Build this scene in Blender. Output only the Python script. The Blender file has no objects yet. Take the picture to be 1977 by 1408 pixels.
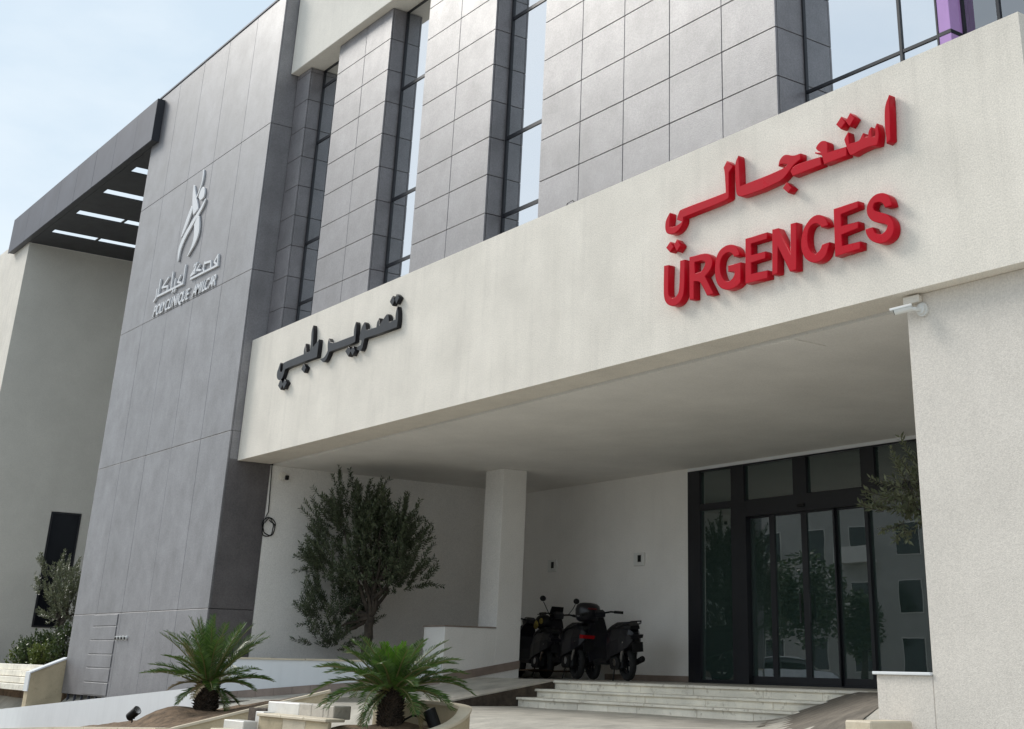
import bpy, bmesh, math, random, json
from mathutils import Vector, Matrix, noise
random.seed(7)
S = bpy.context.scene
COL = S.collection
PI = math.pi

# ------------------------------------------------------------------ camera
cam_d = bpy.data.cameras.new("camera")
cam = bpy.data.objects.new("camera", cam_d); COL.objects.link(cam)
S.camera = cam
cam_d.sensor_fit = 'HORIZONTAL'; cam_d.sensor_width = 36.0
cam_d.lens = 36.0 * 2562.49 / 1977.0
cam_d.shift_x = (988.5 - 1168.18) / 1977.0
cam_d.shift_y = (189.11 - 704.0) / 1977.0
cam_d.clip_end = 2000; cam_d.clip_start = 0.1
CR, CD, CF = [[0.604969, 0.7959961, 0.0200671], [-0.3027677, 0.2532709, -0.9187957], [-0.7364402, 0.5497673, 0.3942229]]
_m = Matrix(((CR[0], -CD[0], -CF[0], 0), (CR[1], -CD[1], -CF[1], 0), (CR[2], -CD[2], -CF[2], 0), (0, 0, 0, 1)))
cam.matrix_world = Matrix.Translation((17.36176, -14.86702, 0.19211)) @ _m

# ------------------------------------------------------------------ sky, sun, exposure
SKY_OFF = (0.0, 0.0, 0.0)
SUN_EL, SUN_AZ = math.radians(37), math.radians(248)      # azimuth of the sun, from +Y clockwise towards +X
W = bpy.data.worlds.new("World"); S.world = W; W.use_nodes = True
nt = W.node_tree; nt.nodes.clear()
def wn(t, **k):
    n = nt.nodes.new(t)
    for a, b in k.items(): setattr(n, a, b)
    return n
out = wn('ShaderNodeOutputWorld'); bg = wn('ShaderNodeBackground'); bg.inputs['Strength'].default_value = 0.1
sky = wn('ShaderNodeTexSky', sky_type='NISHITA', sun_disc=False, sun_elevation=SUN_EL, sun_rotation=SUN_AZ,
         air_density=1.0, dust_density=2.0, ozone_density=1.0, altitude=20)
tc = wn('ShaderNodeTexCoord'); mp = wn('ShaderNodeMapping'); mp.inputs['Scale'].default_value = (1.2, 1.2, 3.0); mp.inputs['Location'].default_value = SKY_OFF
nz = wn('ShaderNodeTexNoise'); nz.inputs['Scale'].default_value = 1.7; nz.inputs['Detail'].default_value = 7; nz.inputs['Roughness'].default_value = .55
rp = wn('ShaderNodeValToRGB'); rp.color_ramp.elements[0].position = .42; rp.color_ramp.elements[1].position = .64
rp.color_ramp.elements[0].color = (.0, .0, .0, 1); rp.color_ramp.elements[1].color = (.92, .92, .92, 1)
mx = wn('ShaderNodeMix', data_type='RGBA'); mx.inputs[7].default_value = (5.3, 5.75, 6.1, 1)
nt.links.new(tc.outputs['Generated'], mp.inputs['Vector']); nt.links.new(mp.outputs['Vector'], nz.inputs['Vector'])
nt.links.new(nz.outputs['Fac'], rp.inputs['Fac']); nt.links.new(rp.outputs['Color'], mx.inputs[0])
veil = wn('ShaderNodeMix', data_type='RGBA'); veil.inputs[0].default_value = .9; veil.inputs[7].default_value = (3.85, 4.6, 5.2, 1)
nt.links.new(sky.outputs['Color'], veil.inputs[6]); nt.links.new(veil.outputs[2], mx.inputs[6]); nt.links.new(mx.outputs[2], bg.inputs['Color'])
nt.links.new(bg.outputs['Background'], out.inputs['Surface'])
sun_d = bpy.data.lights.new("sun", 'SUN'); sun_d.energy = 1.5; sun_d.angle = math.radians(20); sun_d.color = (1, .95, .88)
sun = bpy.data.objects.new("sun", sun_d); COL.objects.link(sun)
sdir = Vector((math.sin(SUN_AZ) * math.cos(SUN_EL), math.cos(SUN_AZ) * math.cos(SUN_EL), math.sin(SUN_EL)))
sun.rotation_euler = sdir.to_track_quat('Z', 'Y').to_euler(); sun.location = sdir * 40
S.view_settings.view_transform = 'Standard'; S.view_settings.look = 'None'; S.view_settings.gamma = 1
S.view_settings.use_curve_mapping = False
S.view_settings.exposure = 0.82
S.cycles.max_bounces = 10; S.cycles.diffuse_bounces = 8; S.cycles.glossy_bounces = 5; S.cycles.transparent_max_bounces = 16
S.cycles.use_denoising = True
S.cycles.sample_clamp_indirect = 6

# ------------------------------------------------------------------ materials
def mat(name, col, rough=.6, var=.08, scale=3.0, bump=0.0, bscale=60.0, metal=0.0, spec=.5, col2=None, streak=0.0, coat=0.0, emit=None, ior=1.5, stain=0.0, stain_col=(.12, .10, .08), blotch=0.0, speck=0.0, speck_scale=70, stain_lo=.56):
    m = bpy.data.materials.new(name); m.use_nodes = True
    n = m.node_tree.nodes; L = m.node_tree.links; b = n['Principled BSDF']
    b.inputs['Roughness'].default_value = rough; b.inputs['Metallic'].default_value = metal
    b.inputs['Specular IOR Level'].default_value = spec; b.inputs['IOR'].default_value = ior
    b.inputs['Coat Weight'].default_value = coat; b.inputs['Coat Roughness'].default_value = .08
    g = n.new('ShaderNodeNewGeometry'); pos = g.outputs['Position']
    a = n.new('ShaderNodeTexNoise'); a.inputs['Scale'].default_value = scale; a.inputs['Detail'].default_value = 6; a.inputs['Roughness'].default_value = .6
    L.new(pos, a.inputs['Vector'])
    cr = n.new('ShaderNodeMix'); cr.data_type = 'RGBA'
    c2 = col2 or tuple(c * (1 - 2.2 * var) for c in col); c1 = col if col2 else tuple(min(1, c * (1 + var)) for c in col)
    cr.inputs[6].default_value = (*c1, 1); cr.inputs[7].default_value = (*c2, 1)
    mr = n.new('ShaderNodeMapRange'); mr.inputs[1].default_value = .3; mr.inputs[2].default_value = .7
    L.new(a.outputs['Fac'], mr.inputs[0]); L.new(mr.outputs[0], cr.inputs[0])
    c = cr.outputs[2]
    if streak:                                                   # rain streaks: noise stretched along Z
        mpn = n.new('ShaderNodeMapping'); mpn.inputs['Scale'].default_value = (5, 5, .28)
        s = n.new('ShaderNodeTexNoise'); s.inputs['Scale'].default_value = 1.6; s.inputs['Detail'].default_value = 5
        L.new(pos, mpn.inputs['Vector']); L.new(mpn.outputs[0], s.inputs['Vector'])
        m2 = n.new('ShaderNodeMapRange'); m2.inputs[1].default_value = .5; m2.inputs[2].default_value = .78; m2.inputs[4].default_value = streak
        L.new(s.outputs['Fac'], m2.inputs[0])
        mm = n.new('ShaderNodeMix'); mm.data_type = 'RGBA'; mm.inputs[7].default_value = (*[x * .55 for x in col], 1)
        L.new(m2.outputs[0], mm.inputs[0]); L.new(c, mm.inputs[6]); c = mm.outputs[2]
    if stain:
        s = n.new('ShaderNodeTexNoise'); s.inputs['Scale'].default_value = 9; s.inputs['Detail'].default_value = 8; s.inputs['Roughness'].default_value = .7
        L.new(pos, s.inputs['Vector'])
        m2 = n.new('ShaderNodeMapRange'); m2.inputs[1].default_value = stain_lo; m2.inputs[2].default_value = stain_lo + .18; m2.inputs[4].default_value = stain
        L.new(s.outputs['Fac'], m2.inputs[0])
        mm = n.new('ShaderNodeMix'); mm.data_type = 'RGBA'; mm.inputs[7].default_value = (*stain_col, 1)
        L.new(m2.outputs[0], mm.inputs[0]); L.new(c, mm.inputs[6]); c = mm.outputs[2]
    if speck:                                                    # grain of the render or stone face
        s = n.new('ShaderNodeTexNoise'); s.inputs['Scale'].default_value = speck_scale; s.inputs['Detail'].default_value = 2
        L.new(pos, s.inputs['Vector']); m2 = n.new('ShaderNodeMapRange'); m2.inputs[1].default_value = .3; m2.inputs[2].default_value = .7; m2.inputs[3].default_value = 1 - speck; m2.inputs[4].default_value = 1 + speck
        L.new(s.outputs['Fac'], m2.inputs[0]); mm = n.new('ShaderNodeVectorMath'); mm.operation = 'SCALE'; L.new(c, mm.inputs[0]); L.new(m2.outputs[0], mm.inputs['Scale']); c = mm.outputs[0]
    if blotch:                                                   # each copy of a tile a little lighter or darker
        oi = n.new('ShaderNodeObjectInfo'); m2 = n.new('ShaderNodeMapRange'); m2.inputs[3].default_value = 1 - blotch; m2.inputs[4].default_value = 1 + blotch
        L.new(oi.outputs['Random'], m2.inputs[0])
        mm = n.new('ShaderNodeVectorMath'); mm.operation = 'SCALE'; L.new(c, mm.inputs[0]); L.new(m2.outputs[0], mm.inputs['Scale']); c = mm.outputs[0]
    L.new(c, b.inputs['Base Color'])
    r2 = n.new('ShaderNodeMapRange'); r2.inputs[3].default_value = max(0, rough - .06); r2.inputs[4].default_value = min(1, rough + .08)
    L.new(a.outputs['Fac'], r2.inputs[0]); L.new(r2.outputs[0], b.inputs['Roughness'])
    if bump:
        bn = n.new('ShaderNodeTexNoise'); bn.inputs['Scale'].default_value = bscale; bn.inputs['Detail'].default_value = 4
        L.new(pos, bn.inputs['Vector'])
        bp = n.new('ShaderNodeBump'); bp.inputs['Strength'].default_value = bump; bp.inputs['Distance'].default_value = .02
        L.new(bn.outputs['Fac'], bp.inputs['Height']); L.new(bp.outputs[0], b.inputs['Normal'])
    if emit: b.inputs['Emission Color'].default_value = (*emit[0], 1); b.inputs['Emission Strength'].default_value = emit[1]
    return m

def glass_mat(name, tint, refl, deep=None, rough=.0, refl_tint=0.0):
    """pane: a mirror-like reflection over either clear tinted glass or (deep) a dark coated body"""
    m = bpy.data.materials.new(name); m.use_nodes = True
    n = m.node_tree.nodes; L = m.node_tree.links; n.clear()
    o = n.new('ShaderNodeOutputMaterial'); mxs = n.new('ShaderNodeMixShader')
    gl = n.new('ShaderNodeBsdfGlossy'); gl.inputs['Roughness'].default_value = rough
    if deep:
        body = n.new('ShaderNodeBsdfDiffuse'); body.inputs['Color'].default_value = (*deep, 1)
    else:
        body = n.new('ShaderNodeBsdfTransparent'); body.inputs['Color'].default_value = (*tint, 1)
    if refl_tint:                                                     # green tint of the pane, with the soffit's reflection put into its colour
        df = n.new('ShaderNodeBsdfDiffuse'); df.inputs['Color'].default_value = (.12, .20, .175, 1); m0 = n.new('ShaderNodeMixShader'); m0.inputs[0].default_value = refl_tint
        L.new(body.outputs[0], m0.inputs[1]); L.new(df.outputs[0], m0.inputs[2]); body = m0
    fr = n.new('ShaderNodeFresnel'); fr.inputs['IOR'].default_value = refl
    L.new(fr.outputs[0], mxs.inputs[0]); L.new(body.outputs[0], mxs.inputs[1]); L.new(gl.outputs[0], mxs.inputs[2])
    gl.inputs['Color'].default_value = (.96, .97, 1, 1)
    # faint waviness of the float glass
    g = n.new('ShaderNodeNewGeometry'); w = n.new('ShaderNodeTexNoise'); w.inputs['Scale'].default_value = 1.1
    bp = n.new('ShaderNodeBump'); bp.inputs['Strength'].default_value = .015 if not deep else .03; bp.inputs['Distance'].default_value = .04
    L.new(g.outputs['Position'], w.inputs['Vector']); L.new(w.outputs['Fac'], bp.inputs['Height']); L.new(bp.outputs[0], gl.inputs['Normal'])
    L.new(mxs.outputs[0], o.inputs['Surface'])
    return m

M = {}
M['cream'] = mat('cream_render', (.81, .76, .685), .85, .05, 1.2, .25, 120, streak=.17, spec=.3, speck=.12)
M['pillar'] = mat('pillar_render', (.71, .665, .61), .85, .03, 1.2, .25, 120, streak=.06, spec=.3, speck=.10)  # warm beige, base colour also toned down for shade behind the fascia
M['cream2'] = mat('cream_render_pale', (.80, .765, .705), .85, .03, 1.2, .25, 120, streak=.08, spec=.3, speck=.07)
M['white'] = mat('white_paint', (.88, .86, .83), .8, .03, 1.0, .25, 120, streak=.06, spec=.3, speck=.09)
M['brightwhite'] = mat('fresh_white_paint', (.78, .80, .82), .75, .02, 2.0, .2, 60, streak=.10, spec=.3)
M['soffit'] = mat('soffit_paint', (.86, .84, .81), .85, .04, .9, .2, 120, spec=.3, speck=.06)
M['wing_shade'] = mat('shaded_wing_render', (.62, .605, .56), .85, .04, .8, .3, 120, spec=.3, speck=.08)  # wing render darkened: the shade of its side face is in the colour
M['panel'] = mat('stoneware_panel', (.175, .168, .182), .46, .14, 2.2, .10, 50, streak=.30, blotch=.05, ior=2.25, speck=.20, speck_scale=48)
M['tile'] = mat('stoneware_tile', (.165, .153, .164), .44, .14, 2.4, .14, 70, streak=.18, blotch=.07, ior=2.15, speck=.20, speck_scale=50)
M['tile_side'] = M['tile']
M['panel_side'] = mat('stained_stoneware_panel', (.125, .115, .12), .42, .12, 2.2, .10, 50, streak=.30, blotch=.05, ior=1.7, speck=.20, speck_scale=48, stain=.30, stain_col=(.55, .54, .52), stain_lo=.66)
M['grout'] = mat('dark_joint', (.05, .05, .054), .8)
M['frame'] = mat('dark_aluminium', (.012, .013, .018), .35, .1, 4, spec=.5)
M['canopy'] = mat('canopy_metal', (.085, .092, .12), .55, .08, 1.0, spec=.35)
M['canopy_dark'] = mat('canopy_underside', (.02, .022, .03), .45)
M['redletter'] = mat('red_acrylic', (.50, .004, .017), .28, .05, 3, spec=.14)
M['blackletter'] = mat('black_acrylic', (.010, .010, .014), .32, .2, 6, spec=.3, bump=.05, bscale=40)
M['silver'] = mat('brushed_silver', (.66, .67, .70), .42, .03, 4, ior=1.8)
M['whiteplastic'] = mat('white_plastic', (.75, .75, .73), .4, .02)
M['blackplastic'] = mat('black_plastic', (.008, .008, .009), .5, .2, spec=.3)
M['marble'] = mat('worn_marble', (.88, .83, .72), .45, .10, 2.2, .12, 30, stain=.8, stain_col=(.24, .18, .12), blotch=.07)
M['marble_white'] = mat('white_marble', (.72, .70, .66), .4, .06, 2.5, .10, 30, stain=.35, stain_col=(.32, .28, .22), blotch=.08)
M['beige'] = mat('beige_render', (.56, .47, .32), .85, .09, 2.5, .4, 60, stain=.5, stain_col=(.22, .18, .12))
M['coping'] = mat('beige_coping', (.66, .58, .45), .7, .08, 2.5, .25, 50, stain=.3, stain_col=(.30, .25, .18))
M['pavers'] = mat('brown_paving', (.50, .47, .41), .85, .15, 2.5, .5, 40, stain=.5, stain_col=(.20, .17, .14))
M['rampbrown'] = mat('brown_ramp_paving', (.19, .165, .135), .85, .2, 5, .6, 30, stain=.6, stain_col=(.10, .085, .07))
M['skirt'] = mat('pink_tile_skirting', (.30, .235, .20), .5, .1, 5, .15, 40)
M['ramp'] = mat('ramp_stone', (.52, .48, .42), .75, .12, 4, .35, 40, stain=.4)
M['darkstone'] = mat('dark_rough_stone', (.085, .065, .05), .9, .3, 5, .6, 30)
M['soil'] = mat('dry_soil', (.19, .125, .075), .95, .3, 8, .9, 35)
M['asphalt'] = mat('asphalt', (.055, .055, .055), .9, .15, 6, .4, 60)
M['bark'] = mat('olive_bark', (.075, .06, .048), .9, .3, 10, .8, 30)
M['palmtrunk'] = mat('cycad_trunk', (.055, .038, .026), .95, .4, 14, .9, 30)
M['curtain'] = mat('pale_curtain', (.80, .83, .86), .8, .1, 2)
M['purple'] = mat('purple_panel', (.56, .32, .68), .12, .05, 2, coat=.5)
M['lobbywall'] = mat('lobby_wall', (.30, .29, .31), .7)
M['lobbyfloor'] = mat('lobby_floor', (.22, .21, .20), .3)
M['rubber'] = mat('tyre_rubber', (.012, .012, .012), .8, .2, 20)
M['bikeblack'] = mat('bike_gloss_black', (.009, .009, .013), .3, .2, 6, spec=.45)
M['chrome'] = mat('chrome', (.55, .55, .56), .22, .05, metal=1)
M['redlens'] = mat('red_lens', (.35, .006, .01), .15, coat=.5)
M['redlens_dim'] = mat('dull_red_reflector', (.10, .004, .006), .4)
M['blockwall'] = mat('grey_block_wall', (.48, .46, .43), .85, .06, 1)
M['yellow'] = mat('yellow_cloth', (.32, .25, .05), .8, .4, 14)
M['carpaint'] = mat('white_car_paint', (.72, .73, .74), .2, coat=.7)
M['carglass'] = mat('car_glass', (.01, .012, .014), .06, spec=.7)
M['darkpane'] = mat('dark_window_pane', (.006, .007, .010), .12, .05, 3, spec=.12)
M['bluecloth'] = mat('dark_blue_banner', (.03, .035, .06), .6)
M['glass_up'] = glass_mat('coated_window_glass', (1, 1, 1), 20, deep=(.02, .035, .035))
M['glass_curtain'] = glass_mat('window_glass_curtained', (.80, .86, .90), 3.4)
M['glass_door'] = glass_mat('door_glass', (.50, .62, .57), 2.3, refl_tint=.26)

def leaf_mat(name, c1, c2, rough=.45, trans=.35):
    m = bpy.data.materials.new(name); m.use_nodes = True
    n = m.node_tree.nodes; L = m.node_tree.links; b = n['Principled BSDF']; o = n['Material Output']
    g = n.new('ShaderNodeNewGeometry'); mix = n.new('ShaderNodeMix'); mix.data_type = 'RGBA'
    mix.inputs[6].default_value = (*c1, 1); mix.inputs[7].default_value = (*c2, 1)
    L.new(g.outputs['Random Per Island'], mix.inputs[0]); L.new(mix.outputs[2], b.inputs['Base Color']); b.inputs['Roughness'].default_value = rough
    t = n.new('ShaderNodeBsdfTranslucent'); L.new(mix.outputs[2], t.inputs['Color'])
    ms = n.new('ShaderNodeMixShader'); ms.inputs[0].default_value = trans
    L.new(b.outputs[0], ms.inputs[1]); L.new(t.outputs[0], ms.inputs[2]); L.new(ms.outputs[0], o.inputs['Surface'])
    return m
M['olive'] = leaf_mat('olive_leaves', (.038, .058, .028), (.14, .17, .10), .42, .22)
M['olive_dry'] = leaf_mat('olive_leaves_silver', (.085, .105, .055), (.20, .22, .135), .45, .22)
M['frond'] = leaf_mat('cycad_leaflets', (.034, .085, .015), (.10, .185, .034), .38, .25)
M['frond_new'] = leaf_mat('fresh_cycad_leaflets', (.065, .17, .014), (.14, .28, .028), .38, .3)
M['frond_dry'] = leaf_mat('dry_cycad_leaflets', (.24, .19, .09), (.34, .26, .15), .6, .2)
M['rachis'] = mat('frond_stalk', (.16, .15, .05), .5)
M['shrub'] = leaf_mat('shrub_leaves', (.03, .055, .02), (.10, .14, .05), .4, .25)
M['shrub_light'] = leaf_mat('light_shrub_leaves', (.08, .12, .025), (.20, .24, .07), .4, .25)

# ------------------------------------------------------------------ mesh helpers
class MB:
    def __init__(s): s.v = []; s.f = []
    def add(s, vs, fs):
        o = len(s.v); s.v += [tuple(v) for v in vs]; s.f += [tuple(i + o for i in f) for f in fs]; return s
    def box(s, x0, x1, y0, y1, z0, z1, b=0.0):
        if b <= 0:
            return s.add([(x0, y0, z0), (x1, y0, z0), (x1, y1, z0), (x0, y1, z0), (x0, y0, z1), (x1, y0, z1), (x1, y1, z1), (x0, y1, z1)],
                         [(0, 3, 2, 1), (4, 5, 6, 7), (0, 1, 5, 4), (1, 2, 6, 5), (2, 3, 7, 6), (3, 0, 4, 7)])
        bm = bmesh.new(); bmesh.ops.create_cube(bm, size=1)
        for v in bm.verts: v.co = ((x0 + x1) / 2 + v.co.x * (x1 - x0), (y0 + y1) / 2 + v.co.y * (y1 - y0), (z0 + z1) / 2 + v.co.z * (z1 - z0))
        bmesh.ops.bevel(bm, geom=list(bm.edges), offset=b, segments=1, affect='EDGES')
        return s.bm(bm)
    def bm(s, bm, mtx=None):
        bm.verts.index_update()
        vs = [(mtx @ v.co) if mtx else v.co.copy() for v in bm.verts]
        s.add(vs, [[v.index for v in f.verts] for f in bm.faces]); bm.free(); return s
    def prism(s, poly, axis, a0, a1):
        """polygon (list of 2D points) extruded along an axis: 'x' poly=(y,z); 'y' poly=(x,z); 'z' poly=(x,y)"""
        n = len(poly)
        def P(p, a): return (a, p[0], p[1]) if axis == 'x' else (p[0], a, p[1]) if axis == 'y' else (p[0], p[1], a)
        vs = [P(p, a0) for p in poly] + [P(p, a1) for p in poly]
        s.add(vs, [tuple(range(n)), tuple(range(2 * n - 1, n - 1, -1))] + [(i, i + n, (i + 1) % n + n, (i + 1) % n) for i in range(n)]); return s
    def tube(s, pts, r, seg=8, cap=True):
        pts = [Vector(p) for p in pts]; rs = r if isinstance(r, (list, tuple)) else [r] * len(pts)
        o = len(s.v); up = None
        for i, p in enumerate(pts):
            d = (pts[min(i + 1, len(pts) - 1)] - pts[max(i - 1, 0)])
            d = d.normalized() if d.length > 1e-9 else Vector((0, 0, 1))
            if up is None: up = Vector((0, 0, 1)) if abs(d.z) < .9 else Vector((1, 0, 0))
            a = d.cross(up); a = a.normalized() if a.length > 1e-6 else d.orthogonal().normalized()
            b = d.cross(a).normalized(); up = -b if False else up
            for k in range(seg):
                t = 2 * PI * k / seg; s.v.append(tuple(p + (a * math.cos(t) + b * math.sin(t)) * rs[i]))
        for i in range(len(pts) - 1):
            for k in range(seg):
                s.f.append((o + i * seg + k, o + i * seg + (k + 1) % seg, o + (i + 1) * seg + (k + 1) % seg, o + (i + 1) * seg + k))
        if cap:
            s.f.append(tuple(o + k for k in range(seg - 1, -1, -1))); e = o + (len(pts) - 1) * seg; s.f.append(tuple(e + k for k in range(seg)))
        return s
    def cyl(s, c, d, r, h, seg=20, r2=None):
        c = Vector(c); d = Vector(d).normalized(); return s.tube([c, c + d * h], [r, r if r2 is None else r2], seg)
    def torus(s, c, n, R, r, seg=24, sub=8):
        c = Vector(c); n = Vector(n).normalized(); a = n.orthogonal().normalized(); b = n.cross(a); o = len(s.v)
        for i in range(seg):
            t = 2 * PI * i / seg; e = a * math.cos(t) + b * math.sin(t)
            for k in range(sub):
                u = 2 * PI * k / sub; s.v.append(tuple(c + e * (R + r * math.cos(u)) + n * r * math.sin(u)))
        for i in range(seg):
            for k in range(sub):
                s.f.append((o + i * sub + k, o + i * sub + (k + 1) % sub, o + ((i + 1) % seg) * sub + (k + 1) % sub, o + ((i + 1) % seg) * sub + k))
        return s
    def ball(s, c, r, sx=1, sy=1, sz=1, u=12, v=8):
        bm = bmesh.new(); bmesh.ops.create_uvsphere(bm, u_segments=u, v_segments=v, radius=r)
        return s.bm(bm, Matrix.Translation(c) @ Matrix.Diagonal((sx, sy, sz, 1)))
    def loft(s, rings):
        o = len(s.v); n = len(rings[0])
        for r in rings: s.v += [tuple(p) for p in r]
        for i in range(len(rings) - 1):
            for k in range(n): s.f.append((o + i * n + k, o + i * n + (k + 1) % n, o + (i + 1) * n + (k + 1) % n, o + (i + 1) * n + k))
        s.f.append(tuple(o + k for k in range(n - 1, -1, -1))); e = o + (len(rings) - 1) * n; s.f.append(tuple(e + k for k in range(n)))
        return s
    def xf(s, mtx): s.v = [tuple(mtx @ Vector(v)) for v in s.v]; return s
    def mesh(s, name, m, smooth=False, fix=True):
        me = bpy.data.meshes.new(name); me.from_pydata(s.v, [], s.f)
        if fix:
            b = bmesh.new(); b.from_mesh(me); bmesh.ops.recalc_face_normals(b, faces=b.faces); b.to_mesh(me); b.free()
        if smooth:
            me.polygons.foreach_set('use_smooth', [True] * len(me.polygons))
        me.materials.append(m); me.update(); return me

def link(name, me, parent=None, loc=None, rot=None):
    o = bpy.data.objects.new(name, me); COL.objects.link(o)
    if parent:
        o.parent = parent
        w = WPOS.get(parent.name, Vector((0, 0, 0)))
        if loc is None: o.matrix_parent_inverse = Matrix.Translation(-w)
        else: o.location = Vector(loc) - w
    elif loc is not None: o.location = loc
    if rot is not None: o.rotation_euler = rot
    return o
WPOS = {}
def obj(name, mb, m, parent=None, smooth=False, **props):
    o = link(name, mb.mesh(name, m, smooth), parent)
    for k, v in props.items(): o[k] = v
    return o
def thing(name, label, cat, loc=(0, 0, 0), group=None):
    o = bpy.data.objects.new(name, None); COL.objects.link(o); o.location = loc; o.empty_display_size = .2
    WPOS[o.name] = Vector(loc); o['label'] = label; o['category'] = cat
    if group: o['group'] = group
    return o
def tag(o, label, cat, group=None):
    o['label'] = label; o['category'] = cat
    if group: o['group'] = group
    return o
def struct(name, mb, m, parent=None, smooth=False):
    o = obj(name, mb, m, parent, smooth)
    if not parent: o['kind'] = 'structure'
    return o

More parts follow.
